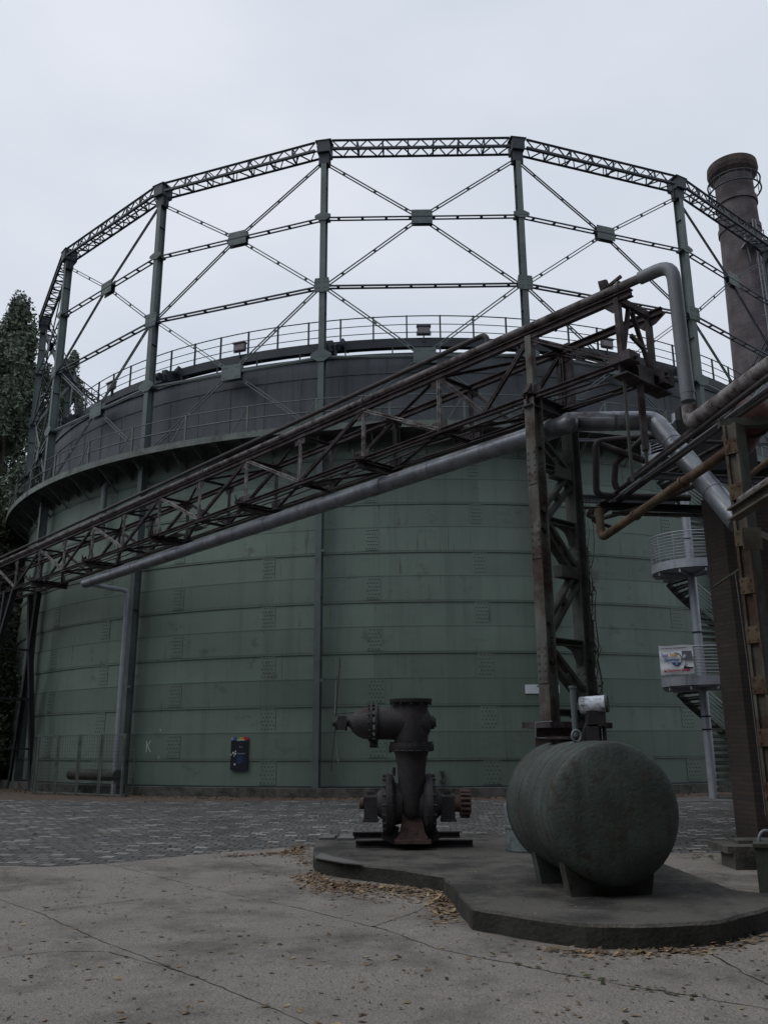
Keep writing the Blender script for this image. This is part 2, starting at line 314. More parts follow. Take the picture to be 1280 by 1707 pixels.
M['chord']=mat('lit_rust_chord',(.068,.056,.060),.75,0,.35,3,rust=(.055,.038,.035),rustamt=.5,rustscale=2.2,bump=.3)
def struct(name, mb, m):
    o=mb.build(name,m); o['kind']='structure'; return o
# ================================================================== GROUND
g=MB(); g.add([(-900,-300,0),(900,-300,0),(900,1500,0),(-900,1500,0)],[(0,1,2,3)]); struct('ground',g,M['dirt'])
def sheet(name,poly,z,m,sub=None):
    b=MB(); b.add([(x,y,z) for x,y in poly],[tuple(range(len(poly)))]); return struct(name,b,m)
edge=[(-30,12.2),(-5.56,13.35),(-4.8,13.15),(-3.9,13.6),(-3.2,14.3),(-2.4,14.95),(-1.7,15.4),(-1.0,15.5),(.5,15.6),(2.5,15.0),(4.3,14.35),(5.2,14.3),(7,14.6),(30,16)]
sheet('cobbled_yard',[(x,y-.3) for x,y in edge]+[(30,27.0),(9.3,26.6),(5.9,26.0),(3,27.9),(-.1,28.3),(-6,28.2),(-12.5,29.6),(-30,34)],.004,M['cobble'])
sheet('concrete_yard',[(-30,-20),(30,-20)]+edge[::-1],.008,M['slab'])
sheet('light_path',[(5.9,26.0),(9.2,26.7),(30,27.2),(30,29.5),(11,29.2),(6.2,28.2)],.010,M['path'])
# joints between the slabs (soil filled cracks)
jt=MB()
def crack(pts,wd=.012):
    P=[atZ(x,y,0) for x,y in pts]; Q=[]
    for a,b in zip(P[:-1],P[1:]):
        k=max(2,int((b-a).length/.12))
        for i in range(k): Q.append(a.lerp(b,i/k)+Vector((rng.normal(0,.008),rng.normal(0,.008),0)))
    Q.append(P[-1])
    L=[];Rr=[]
    for i,q in enumerate(Q):
        d=(Q[min(i+1,len(Q)-1)]-Q[max(i-1,0)]).normalized(); nn=Vector((-d.y,d.x,0)); ww=wd*(.25+.9*rng.random())
        L.append(Vector((q.x,q.y,.011))+nn*ww/2); Rr.append(Vector((q.x,q.y,.011))-nn*ww/2)
    m=len(Q); jt.add(L+Rr,[(i,i+1,m+i+1,m+i) for i in range(m-1)])
crack([(-60,1485),(0,1502),(60,1522),(170,1572),(300,1622),(480,1695),(540,1730)])
crack([(165,1440),(220,1452),(350,1485),(500,1517),(640,1552),(730,1585),(855,1610),(1011,1641),(1167,1666),(1300,1690)])
crack([(60,1522),(150,1512),(245,1500),(350,1487)],.010)
crack([(300,1622),(180,1590),(90,1588),(0,1600)],.01)
crack([(620,1548),(700,1520),(735,1500)],.012); crack([(380,1425),(430,1445),(520,1452)],.012)
crack([(0,1448),(90,1447),(180,1438)],.012); crack([(1180,1590),(1240,1625),(1290,1650)],.02)
struct('slab_joints',jt,M['soil'])
# ================================================================== GASOMETER
GC=Vector((CX,CY,0))
gas=thing('gasometer',GC,'huge round green riveted gas holder with an open steel guide frame on top','gasometer')
def pol(a,r,z): return Vector((r*math.sin(a),-r*math.cos(a),z))
DA=math.radians(20)
Z0,Z1,Z2,Z3=25.16,21.744,18.742,15.79
def local(b,name,m,rot=0,parent=None,**k):
    o=b.build(name,m,parent or gas,world=False,**k); o.rotation_euler.z=rot; return o
def dup(o,rot):
    c=o.copy(); C.objects.link(c); c.rotation_euler.z=rot
    for ch in o.children: d=ch.copy(); C.objects.link(d); d.parent=c
    return c
# tank wall: lapped courses of plates, cover straps and rivets
wall=MB(); RT=21.85; ZC=[.33+.886*i for i in range(15)]; ZC[-1]=12.62
NW=360
for j in range(14):
    r=RT+(.032 if j%2 else 0)
    P=[pol(2*math.pi*i/NW,r,ZC[j]-(.05 if j%2 else 0)) for i in range(NW)]+[pol(2*math.pi*i/NW,r,ZC[j+1]+(.05 if j%2 else 0)) for i in range(NW)]
    wall.add(P,[(i,(i+1)%NW,NW+(i+1)%NW,NW+i) for i in range(NW)],True)
    if j%2:
        for zz in (0,1):
            z_=(ZC[j]-.05) if zz==0 else (ZC[j+1]+.05)
            P=[pol(2*math.pi*i/NW,RT-.01,z_) for i in range(NW)]+[pol(2*math.pi*i/NW,r,z_) for i in range(NW)]
            wall.add(P,[(i,(i+1)%NW,NW+(i+1)%NW,NW+i) for i in range(NW)])
def rivet(b,a,r,z,s=.026,h=.022):
    o=pol(a,r,z); x=Vector((math.cos(a),math.sin(a),0))*s; nn=Vector((math.sin(a),-math.cos(a),0))*h; zz=Vector((0,0,s))
    b.add([o-x,o-zz,o+x,o+zz,o+nn],[(0,1,4),(1,2,4),(2,3,4),(3,0,4)],False)
tank=local(wall,'tank_wall',M['tank'])
rv=MB()
for j in range(1,14):
    r=RT+.032; z=ZC[j]+(-.0 if j%2 else .0)
    a=math.radians(-72)
    while a<math.radians(58): rivet(rv,a,r,z+(.012 if j%2 else -.012)); a+=.088/RT
rvo=local(rv,'rivet_rows',M['rivet']); rvo['kind']='stuff'
for j in range(14):
    base=(-15.9 if j%2==0 else -5.8)   # strap columns alternate course by course
    zc0,zc1=ZC[j]+.05,ZC[j+1]-.05; r=RT+(.032 if j%2 else 0)
    wd=.62-.014*j*1.2; st=MB(); sr_=MB(); n_=4
    P=[pol(wd/2/RT*(2*i/n_-1),r+.018,z) for z in (zc0,zc1) for i in range(n_+1)]
    st.add(P,[(i,i+1,n_+2+i,n_+1+i) for i in range(n_)])
    for e in (-1,1): st.add([pol(e*wd/2/RT,rr_,z) for rr_,z in ((r-.01,zc0),(r+.018,zc0),(r+.018,zc1),(r-.01,zc1))],[(0,1,2,3)])
    nx=4; nz=6
    for ix in range(nx):
        for iz in range(nz): rivet(sr_,(wd-.08)/RT*((ix+.5*(iz%2)+.25)/nx-.5),r+.018,zc0+(zc1-zc0)*(iz+.5)/nz,.031,.024)
    first=None
    for k in range(-3,4):
        ac=math.radians(base+20*k-(j-6)*.06)
        if not math.radians(-74)<ac<math.radians(60): continue
        if first is None:
            first=local(st,'plate_strap',M['tank'],ac); rr3=local(sr_,'rivets',M['rivet'],0,first); rr3['kind']='stuff'
        else: dup(first,ac)
bk=MB(); bk.ringband(21.2,22.45,0,.30); local(bk,'foundation_ring',M['curb'])
bt=MB(); bt.ringband(21.6,21.98,.30,.345); local(bt,'base_angle_ring',M['girder'])
# gallery
gd=MB(); gd.ringband(21.9,23.0,12.74,12.78); gd.ringband(22.97,23.02,12.55,12.80); gd.ringband(21.86,21.92,12.4,12.74)
for k in range(144):
    a=PHI+k*DA/8; x=Vector((math.cos(a),math.sin(a),0)); d=Vector((math.sin(a),-math.cos(a),0))
    gd.plate([pol(a,21.86,12.73),pol(a,22.96,12.73),pol(a,22.96,12.58),pol(a,21.86,12.05)],.03,x)  # closed bracket webs added to deepen the shade under the deck
    if k%2==0: gd.beam(pol(a,21.9,11.75),pol(a,22.9,12.62),.04,.06)
local(gd,'gallery_deck',M['deck'])
gr=MB()
def ringtube(b,r,z,rad,n=180,sides=5):
    pts=[pol(2*math.pi*i/n,r,z) for i in range(n+1)]; b.tube(pts,rad,sides,False)
ringtube(gr,22.93,13.82,.022); ringtube(gr,22.93,13.32,.028)
rail=local(gr,'gallery_railing',M['frame'])
gp=MB(); gp.beam(pol(0,22.93,12.78),pol(0,22.93,13.84),.07,.07)
gp.beam(pol(0,22.95,13.8),pol(math.radians(-1.9),22.97,12.6),.03,.03)
post=local(gp,'railing_post',M['deck'],PHI,rail)
for k in range(1,54):
    dup(post,PHI+k*DA/3)
# bell
bl=MB(); RB=21.42; NB=360
seamz=[12.0,13.3,15.35,16.14]
for j in range(3):
    r=RB+(.02 if j==1 else 0)
    P=[pol(2*math.pi*i/NB,r,seamz[j]) for i in range(NB)]+[pol(2*math.pi*i/NB,r,seamz[j+1]) for i in range(NB)]
    bl.add(P,[(i,(i+1)%NB,NB+(i+1)%NB,NB+i) for i in range(NB)],True)
P=[pol(2*math.pi*i/NB,RB+.06,16.14) for i in range(NB)]+[(0,0,16.2)]
bl.add(P,[(i,(i+1)%NB,NB) for i in range(NB)],True)
bl.ringband(RB,RB+.07,16.05,16.15); bl.ringband(RB,RB+.045,15.33,15.40)
for k in range(90):
    a=PHI+.02+k*DA/5; bl.beam(pol(a,RB+.024,13.3),pol(a,RB+.024,15.33),.05,.02,up=(math.sin(a),-math.cos(a),0))
local(bl,'bell',M['bell'])
ud=MB(); ud.ringband(20.5,21.15,16.80,16.84); ud.ringband(21.10,21.16,16.56,16.86); ud.ringband(20.5,20.56,16.74,16.80)
for k in range(72):
    a=PHI+.03+k*DA/4; ud.beam(pol(a,21.12,16.1),pol(a,21.12,16.7),.05,.08); ud.beam(pol(a,20.55,16.76),pol(a,21.08,16.70),.05,.08)
local(ud,'bell_gallery_deck',M['girder'])
ur=MB()
for z,rd in ((17.92,.024),(17.56,.018),(17.22,.018)): ringtube(ur,21.05,z,rd)
ur.ringband(21.03,21.06,16.88,16.98)
urail=local(ur,'bell_gallery_railing',M['girder'])
up_=MB(); up_.beam(pol(0,21.07,16.6),pol(0,21.07,17.93),.06,.06)
upost=local(up_,'railing_post',M['girder'],PHI+.02,urail)
for k in range(-24,25):
    if k: dup(upost,PHI+.02+k*math.radians(3.55))
# guide columns
gc=MB(); Rc=R
for x_,wd,dp in ((0,0,0),):
    p0=pol(0,Rc,0.3); p1=pol(0,Rc,24.9)
    gc.box((0,-(Rc+.165),12.6),(.22,.02,24.6)); gc.box((0,-(Rc-.165),12.6),(.22,.02,24.6)); gc.box((0,-Rc,12.6),(.03,.31,24.6))
    for z in np.arange(1.2,24,5.5): gc.box((0,-Rc,z),(.2,.31,.015))
    for z in (3.8,8.3): gc.box((.17,-Rc-.1,z),(.14,.12,.1))
col0=local(gc,'guide_column',M['frame'],PHI)
hp=MB()
hp.plate([pol(0,R,24.22)+Vector((x,0,z)) for x,z in ((-.25,-.05),(.25,-.05),(.25,.5),(.36,.94),(-.36,.94),(-.25,.5))],.04,(0,1,0))
hp.box((0,-R,24.90),(.50,.62,.50)); hp.box((0,-R-.0,25.17),(.66,.68,.03))
hp.box((0,-R,24.42),(.40,.36,.46))
local(hp,'head_plate',M['girder'],0,col0)
n1=MB(); n1.plate([pol(0,R+.20,Z1)+Vector((x,0,z)) for x,z in ((-.32,-.04),(-.12,-.17),(.12,-.17),(.32,-.04),(.32,.06),(.12,.15),(-.12,.15),(-.32,.06))],.03,(0,1,0)); n1.box((0,-R,Z1),(.44,.44,.10))
local(n1,'joint_plate',M['frame'],0,col0)
n2=MB(); n2.plate([pol(0,R+.20,Z2)+Vector((x,0,z)) for x,z in ((-.27,-.31),(.27,-.31),(.30,-.1),(.30,.1),(.27,.29),(-.27,.29),(-.30,.1),(-.30,-.1))],.03,(0,1,0)); n2.box((0,-R,Z2),(.42,.40,.12))
for x in (-.22,-.1,.1,.22):
    for z in (-.25,-.12,.12,.25): n2.box((x,-R-.225,Z2+z),(.035,.02,.035))
local(n2,'joint_plate',M['frame'],0,col0)
n3=MB(); n3.plate([pol(0,R+.20,Z3)+Vector((x,0,z)) for x,z in ((-.4,-.06),(-.12,-.24),(.12,-.24),(.4,-.06),(.4,.06),(.12,.24),(-.12,.24),(-.4,.06))],.03,(0,1,0)); n3.box((0,-R,Z3),(.5,.44,.12))
local(n3,'joint_plate',M['frame'],0,col0)
for k in range(1,18): dup(col0,PHI+k*DA)
# roller carriages on the bell rim
rc=MB(); rc.box((.12,-21.25,16.55),(.25,.75,.45)); rc.beam((.3,-20.7,16.95),(.25,-21.6,16.4),.12,.3)
rc.tube([(-.18,-21.68,16.5),(.0,-21.68,16.5)],.17,12); rc.tube([(.45,-21.2,16.75),(.62,-21.2,16.75)],.17,12); rc.beam((.75,-20.9,16.6),(.5,-21.3,16.9),.1,.25)
rc0=local(rc,'roller_carriage',M['girder'],PHI)
for k in range(1,18): dup(rc0,PHI+k*DA)
# bays
RG=R+.293
def chordpt(u,r,z):   # point on the straight bay between two columns
    return pol(0,r,z).lerp(pol(DA,r,z),u)
tg=MB(); rb=RG-.52; zt,zb=Z0,Z0-.39
u0_,u1_=.045,.955
A=lambda u:chordpt(u,RG,zt); B=lambda u:chordpt(u,RG,zb); Cc=lambda u:chordpt(u,rb,zb)
tg.angle(A(u0_),A(u1_),.07,.03); tg.beam(B(u0_),B(u1_),.10,.09); tg.angle(Cc(u0_-.012),Cc(u1_+.012),.07,.03); tg.beam(chordpt(u0_,rb,zt),chordpt(u1_,rb,zt),.05,.05)
nn_=10
for i in range(nn_):
    a=u0_+(u1_-u0_)*i/nn_; b=u0_+(u1_-u0_)*(i+.5)/nn_; c=u0_+(u1_-u0_)*(i+1)/nn_
    for p,q in ((A(a),B(b)),(B(b),A(c)),(B(a),Cc(b)),(Cc(b),B(c))): tg.beam(p,q,.04,.04)
for i in range(1,7):
    u=u0_+(u1_-u0_)*i/7; tg.beam(A(u),B(u),.06,.06); tg.beam(B(u),Cc(u),.06,.06); tg.beam(chordpt(u,rb,zt),Cc(u),.04,.04); tg.beam(chordpt(u,rb,zt),A(u),.04,.04)
tg0=local(tg,'top_girder',M['girder'],PHI)
rings=[]
for z,wd,h in ((Z1,.05,.045),(Z2,.06,.055),(Z3,.05,.07)):
    b=MB(); b.twin(chordpt(.015,R,z),chordpt(.985,R,z),wd,h,.15 if z!=Z3 else .06,8 if z!=Z3 else 0); rings.append(local(b,'ring_beam',M['girder' if z!=Z3 else 'frame'],PHI))
br=[]
gm=lambda z:chordpt(.5,R,z)
for (za,zm,zb_) in ((24.3,Z1,Z2),(Z2,Z3,12.85)):
    for sgn in (0,1):
        b=MB(); o=.06 if sgn else -.06
        p=chordpt(.02 if not sgn else .98,R+o,za-.05); m_=chordpt(.5,R+o,zm); q=chordpt(.98 if not sgn else .02,R+o,zb_+.05)
        b.twin(p,m_,.035,.045,.075,3,up=Vector((math.sin(DA/2),-math.cos(DA/2),0))); b.twin(m_,q,.035,.045,.075,3,up=Vector((math.sin(DA/2),-math.cos(DA/2),0)))
        br.append(local(b,'cross_brace',M['girder' if zm==Z1 else 'frame'],PHI))
gs=[]
ax=(Vector((math.cos(DA/2),math.sin(DA/2),0)),Vector((-math.sin(DA/2),math.cos(DA/2),0)),Vector((0,0,1)))
for z,wd,h in ((Z1,.82,.60),(Z3,.86,.62)):
    b=MB(); c=chordpt(.5,R+.10,z); b.box(c,(wd,.03,h),ax); c2=chordpt(.5,R-.10,z); b.box(c2,(wd,.03,h),ax)
    b.box(chordpt(.5,R,z),(wd*.96,.17,.03),ax)
    for x in (-.33,-.2,.2,.33):
        for zz in (-.2,.2): b.box(c+ax[0]*x+ax[1]*-.02+Vector((0,0,zz)),(.04,.02,.04),ax)
    gs.append(local(b,'gusset_plate',M['frame'],PHI))
for o in [tg0]+rings+br+gs:
    for k in range(1,18): dup(o,PHI+k*DA)
# pipe stub under the gallery and the letter K on the wall
b=MB(); p=onwall(176,800,22.15); q=onwall(170,900,22.15); ang=math.atan2(p.x-CX,CY-p.y)
b.tube([pol(ang,22.15,9.9),pol(ang,22.15,12.0),pol(ang,21.9,12.3)],.13,12); local(b,'drain_pipe',M['frame'])
def wallmat(a,r,z): # matrix for flat things on the wall: x along the wall, y up, z outward
    x=Vector((math.cos(a),math.sin(a),0)); y=Vector((0,0,1)); nn=Vector((math.sin(a),-math.cos(a),0)); o=GC+pol(a,r,z)
    return Matrix(((x.x,y.x,nn.x,o.x),(x.y,y.y,nn.y,o.y),(x.z,y.z,nn.z,o.z),(0,0,0,1)))
def flat(name,col,rough=.6):
    m=bpy.data.materials.new(name); m.use_nodes=True; b=m.node_tree.nodes['Principled BSDF']; b.inputs['Base Color'].default_value=(*col,1); b.inputs['Roughness'].default_value=rough; return m
INK=flat('black_print',(.01,.01,.012)); WHT=flat('white_print',(.6,.62,.65)); RED=flat('red_print',(.45,.01,.03)); BLUE=flat('blue_print',(.03,.08,.25)); YEL=flat('yellow_print',(.6,.36,.02)); VIO=flat('violet_print',(.12,.04,.4)); GRN=flat('green_print',(.15,.35,.08)); ORG_=flat('orange_print',(.5,.2,.04)); PANEL=flat('panel_navy',(.012,.016,.028),.35); CHALK=flat('chalk_white',(.62,.66,.62),.9); GREYB=flat('photo_grey',(.14,.15,.19)); BLG=flat('blue_grey_print',(.04,.12,.30)); PALE=flat('pale_blue_print',(.25,.3,.38))
def setw(o,parent,Mw):
    o.parent=parent
    if parent: 
        bpy.context.view_layer.update(); o.matrix_parent_inverse=Matrix.Identity(4); o.matrix_basis=parent.matrix_world.inverted()@Mw
    else: o.matrix_world=Mw
def text(name,body,size,Mw,m,parent,align='LEFT',sx=1):
    c=bpy.data.curves.new(name,'FONT'); c.body=body; c.size=size; c.align_x=align; c.extrude=.0008; c.offset=.004 if size>.1 else .0015; c.resolution_u=2
    t_=bpy.data.objects.new('tmp',c); C.objects.link(t_); bpy.context.view_layer.update(); me=bpy.data.meshes.new_from_object(t_.evaluated_get(bpy.context.evaluated_depsgraph_get())); bpy.data.objects.remove(t_); bpy.data.curves.remove(c); me.materials.clear(); me.materials.append(m); me.name=name
    o=bpy.data.objects.new(name,me); C.objects.link(o); setw(o,parent,Mw@Matrix.Diagonal((sx,1,1,1))); return o
def lmesh(name,b,m,parent,Mw):
    o=b.build(name,m,None,world=False); setw(o,parent,Mw); return o
p=onwall(247,1245); aK=math.atan2(p.x-CX,CY-p.y)
b=MB()
for (x0,y0,x1,y1) in ((-.09,-.2,-.09,.2),(-.09,.0,.1,.2),(-.05,.04,.12,-.2)): b.beam((x0,y0,0),(x1,y1,0),.030,.004,up=(0,0,1))
lmesh('painted_letter',b,CHALK,gas,wallmat(aK,RT+.036,p.z))
b=MB()
p=onwall(266,1240); aK=math.atan2(p.x-CX,CY-p.y)
for s in (1,-1): b.beam((0,.5*s,0),(0,.42*s,0),.015,.004,up=(0,0,1)); b.beam((-.06,.5*s,0),(0,.5*s,0),.015,.004,up=(0,0,1))
lmesh('painted_mark',b,CHALK,gas,wallmat(aK,RT+.036,p.z))
# poster on the wall
p=onwall(399,1257,RT+.08); a=math.atan2(p.x-CX,CY-p.y); Mw=wallmat(a,RT+.075,p.z)
po=thing('information_board',GC+pol(a,RT+.075,p.z-.55),'small dark information board with a rainbow strip along its top on the wall','sign')
b=MB(); b.box((0,0,0),(.66,1.10,.03)); lmesh('board',b,PANEL,po,Mw)
cols=[PALE,BLG,BLUE,GRN,YEL,ORG_,RED,RED]
for i,cm in enumerate(cols):
    b=MB(); b.box((-.33+.66*(i+.5)/8,.50,.018),(.66/8,.10,.005)); lmesh('colour_strip',b,cm,po,Mw)
text('title_text','Gasometer',.085,Mw@Matrix.Translation((-.11,.435,.022)),WHT,po,sx=.8)
text('body_text','Duisburg-Nord',.06,Mw@Matrix.Translation((-.07,-.01,.018)),PALE,po,sx=.8)
for i in range(5): text('body_text',['Das Tauchen im','Wasserbecken des','alten Behalters','ist nur mit Guide','moeglich'][i],.038,Mw@Matrix.Translation((-.08,-.09-.055*i,.018)),BLG,po,sx=.9)
b=MB()
for (x,y,s_) in ((-.23,.03,.07),(-.15,.0,.07),(-.14,.08,.05),(-.19,-.07,.04),(-.31,-.03,.05),(.02,.23,.03),(.10,.22,.025)): b.box((x,y,.018),(s_*.8,s_,.004))
lmesh('picture',b,WHT,po,Mw); b=MB(); b.box((-.16,-.35,.018),(.06,.06,.004)); lmesh('picture',b,WHT,po,Mw)
# white plates on the wall
p=onwall(889,1149,RT+.05); a=math.atan2(p.x-CX,CY-p.y); Mw=wallmat(a,RT+.05,p.z)
b=MB(); b.box((0,0,0),(.58,.30,.02)); o=lmesh('wall_plate',b,M['white'],None,Mw); tag(o,'blank white rectangular plate on the green wall, left of the tower leg','sign')
b=MB(); b.box((.2,.1,.013),(.12,.05,.006)); lmesh('printed_mark',b,INK,o,Mw)
p=onwall(930,1149,RT+.05); a=math.atan2(p.x-CX,CY-p.y); Mw=wallmat(a,RT+.05,p.z)
b=MB(); b.box((0,0,0),(.10,.28,.02)); o=lmesh('wall_plate',b,M['white'],None,Mw); tag(o,'narrow white strip plate on the green wall, seen between the tower legs','sign')
# floodlights on the bell gallery
FL=[(401,579,'left of the second column from the middle, against the sky'),(706,551,'at the middle of the bell railing, above a brace crossing'),(1010,573,'seen through the right end of the pipe bridge'),(188,644,'behind a diagonal brace at the left end of the bell railing')]
for (x,y,lab) in FL:
    p=onwall(x,y,21.15); a=math.atan2(p.x-CX,CY-p.y)
    if 'left end' in lab: a-=.0
    Mw=wallmat(a,21.2,p.z)
    t=thing('floodlight',GC+pol(a,21.2,p.z-.45),'grey box floodlight '+lab,'floodlight','floodlights along the bell gallery railing')
    b=MB(); b.box((0,0,0),(.5,.34,.16)); b.box((0,.15,.03),(.56,.05,.24)); lmesh('housing',b,M['lamp'],t,Mw)
    b=MB(); b.box((0,-.01,.083),(.42,.26,.01)); lmesh('glass',b,M['lampglass'],t,Mw)
    b=MB(); b.beam((-.27,-.05,0),(-.27,-.22,0),.03,.02,up=(0,0,1)); b.beam((.27,-.05,0),(.27,-.22,0),.03,.02,up=(0,0,1)); b.beam((-.27,-.22,0),(.27,-.22,0),.03,.03,up=(0,0,1)); b.beam((0,-.22,0),(0,-.48,0),.05,.04,up=(0,0,1)); lmesh('bracket',b,M['girder'],t,Mw)
# ================================================================== PIPE BRIDGE
U=22.0; nh=Vector((.7416,.6708,0)); dh=Vector((.6708,-.7416,0)); PANEL_L=.1117*U
P0=Vector((-.0959*U,.9418*U,0))
def BP(n,off,z): return P0+dh*(n*PANEL_L)+nh*off+Vector((0,0,z))
ZT,ZB=9.28,8.02; BW=1.0; NE=3.8; NS=-11
bridge=thing('pipe_bridge',BP(3,0,ZB),'rusty brown lattice truss bridge carrying pipes across the front of the gasometer','pipe bridge')
for off,nm in ((0,'front'),(BW,'rear')):
    b=MB(); b.ibeam(BP(NS,off,ZT),BP(NE+.12,off,ZT),.11,.14,.02); b.build('top_chord',M['chord'],bridge)
    b=MB(); b.ibeam(BP(NS,off,ZB),BP(NE+.12,off,ZB),.10,.10,.016); b.build('bottom_chord',M['chord'],bridge)
def gus(b,n,off,z,s): # node plate
    b.box(BP(n,off,z),(.02,.42,.26),(nh,dh,Vector((0,0,1))))
for off in (0,BW):
    nodes=list(range(NS,4))
    for n in nodes:
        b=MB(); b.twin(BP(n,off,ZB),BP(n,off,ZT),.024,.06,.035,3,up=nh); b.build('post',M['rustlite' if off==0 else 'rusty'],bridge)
    for n in range(NS,3):
        b=MB()
        if n==2:
            b.twin(BP(2,off,ZT-.04),BP(2.5,off,ZB+.04),.03,.07,.02,2,up=nh); b.twin(BP(2.5,off,ZB+.04),BP(3,off,ZT-.04),.03,.07,.02,2,up=nh)
        elif n%2: b.twin(BP(n,off,ZT-.04),BP(n+1,off,ZB+.04),.03,.075,.02,2,up=nh)
        else: b.twin(BP(n,off,ZB+.04),BP(n+1,off,ZT-.04),.03,.075,.02,2,up=nh)
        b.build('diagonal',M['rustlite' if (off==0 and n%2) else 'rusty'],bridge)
    b=MB(); b.twin(BP(3,off,ZT-.04),BP(3.8,off,ZB+.04),.03,.07,.02,2,up=nh); b.build('diagonal',M['rusty'],bridge)
    b=MB()
    for n in nodes:
        for z_ in (ZT-.11,ZB+.09): b=MB(); gus(b,n,off-.012 if off==0 else off+.012,z_,1); b.build('node_plate',M['rusty'],bridge)
b=MB()
for n in range(NS,4):
    b.angle(BP(n,0,ZT),BP(n,BW,ZT),.07,.012); b.angle(BP(n,0,ZB),BP(n,BW,ZB),.07,.012)
    if n<3:
        b.angle(BP(n,BW if n%2 else 0,ZT-.03),BP(n+1,0 if n%2 else BW,ZT-.03),.05,.01) ; b.angle(BP(n,BW if n%2 else 0,ZB-.03),BP(n+1,0 if n%2 else BW,ZB-.03),.055,.012)
b.build('cross_bracing',M['rusty'],bridge)
for n in (-9,-7,-5,-3,-1,1):
    b=MB(); b.ibeam(BP(n,-.22,ZB-.14),BP(n,BW+.2,ZB-.14),.14,.16,.02); 
    b.box(BP(n,-.16,ZB-.02),(.28,.2,.06)); b.plate([BP(n,-.3,ZB-.1),BP(n,-.34,ZB+.18),BP(n,-.26,ZB+.05),BP(n,-.18,ZB+.14),BP(n,-.14,ZB-.05)],.03,dh)
    b.box(BP(n,BW+.1,ZB-.02),(.2,.25,.2)); b.build('cross_bearer',M['rusty'],bridge)
# walkway board remains and cables inside
b=MB()
for n in (0.15,-2.4,-2.9,2.3): b.box(BP(n,.5,ZB+.03),(.35,.7,.02),(nh,dh,Vector((0,0,1))))
b.build('grating',M['rustlite'],bridge)
b=MB()
for off,z in ((.15,ZB-.06),(.82,ZB-.08),(.7,ZB+.10)):
    pts=[BP(NS+i*.5,off+.02*math.sin(i*1.7),z+.03*math.sin(i*2.3)) for i in range(30)]; b.tube(pts,.022,6)
b.build('cable_run',M['darkpipe'],bridge)
# end portal
b=MB()
b.beam(BP(NE,0,ZT),BP(NE,0,ZB),.09,.12,up=nh); b.beam(BP(NE,BW,ZT),BP(NE,BW,ZB),.09,.12,up=nh)
b.plate([BP(NE,-.02,ZT-.05),BP(NE-.13,-.02,ZT-.05),BP(NE-.04,-.02,ZT-.26),BP(NE+.02,-.02,ZT-.26)],.02,nh)
b.plate([BP(NE,BW,ZT-.05),BP(NE-.13,BW,ZT-.05),BP(NE-.04,BW,ZT-.26),BP(NE+.06,BW,ZT-.2),BP(NE+.16,BW,ZT-.05)],.02,nh)
b.beam(BP(NE,.35,ZT-.05),BP(NE,.02,ZB+.1),.06,.07,up=dh); b.beam(BP(NE,.45,ZT-.1),BP(NE,BW-.05,ZB+.05),.06,.07,up=dh)
b.beam(BP(NE,.05,ZT-.02),BP(NE,BW,ZT+.02),.10,.12); b.beam(BP(NE,.35,ZT-.6),BP(NE,.8,ZT-.75),.06,.07)
b.build('end_portal',M['rusty'],bridge)
b=MB(); b.ibeam(BP(NE+.0,-.12,ZB-.12),BP(NE+.0,BW+.35,ZB-.12),.3,.24,.03); b.box(BP(NE+.02,.0,ZB+.06),(.35,.4,.18),(nh,dh,Vector((0,0,1)))); b.box(BP(NE+.02,BW+.1,ZB+.0),(.35,.4,.3),(nh,dh,Vector((0,0,1)))); b.box(BP(NE,.5,ZB-.1),(.5,.3,.3),(nh,dh,Vector((0,0,1)))); b.build('end_bearing',M['rusty'],bridge)
b=MB(); b.plate([BP(NE-.1,-.05,ZT+.1),BP(NE-.02,-.05,ZT+.1),BP(NE-.06,-.05,ZT+.42),BP(NE-.13,-.05,ZT+.45),BP(NE-.12,-.05,ZT+.3)],.05,nh); b.beam(BP(NE-.12,-.05,ZT+.22),BP(NE+.06,-.05,ZT+.36),.05,.05); b.build('stub_bracket',M['rusty'],bridge)
b=MB(); b.beam(BP(3.15,-.02,ZT+.08),BP(3.15,-.02,ZT+.22),.06,.06); b.beam(BP(3.15,.3,ZT+.08),BP(3.2,.3,ZT+.2),.06,.06); b.build('stub_bracket',M['rusty'],bridge)
# hanger rods from the end bearing
b=MB()
pa=BP(NE,0,ZB-.1); pb=BP(NE+.02,.42,ZB-.1)
for p_,xx,yy in ((pa,1034,803),(pb,1063,775)):
    q_=atY(xx,yy,p_.y+.0); q_=Vector((p_.x,p_.y,q_.z)); b.beam(p_,q_,.045,.045)
b.build('hanger_rods',M['darksteel'],bridge)
b=MB(); p_=BP(NE+.02,.42,ZB-.1); b.beam(p_,p_-Vector((0,0,1.4)),.10,.10); b.build('hanger_post',M['rusty'],bridge)
# tower
tower=thing('bridge_tower',BP(3,0,1.9),'tall grey rust streaked lattice tower under the pipe bridge, behind the fat green tank','tower')
def leg(n,off,z0,z1,m,nm):
    b=MB(); w_=.225; 
    b.box(BP(n,off-.12,(z0+z1)/2),(.025,w_,z1-z0),(nh,dh,Vector((0,0,1)))); b.box(BP(n,off+.12,(z0+z1)/2),(.025,w_,z1-z0),(nh,dh,Vector((0,0,1))))
    b.box(BP(n,off,(z0+z1)/2),(.20,.03,z1-z0),(nh,dh,Vector((0,0,1))))
    # cover plates with bolts
    for zc in (z0+1.0,z0+3.2,z0+4.6):
        b.box(BP(n,off-.137,zc),(.02,.2,.7),(nh,dh,Vector((0,0,1))))
        for i in range(5):
            for sx in (-.07,.07): b.box(BP(n,off-.152,zc-.26+.13*i)+dh*sx,(.02,.03,.03),(nh,dh,Vector((0,0,1))))
    return b.build(nm,m,tower)
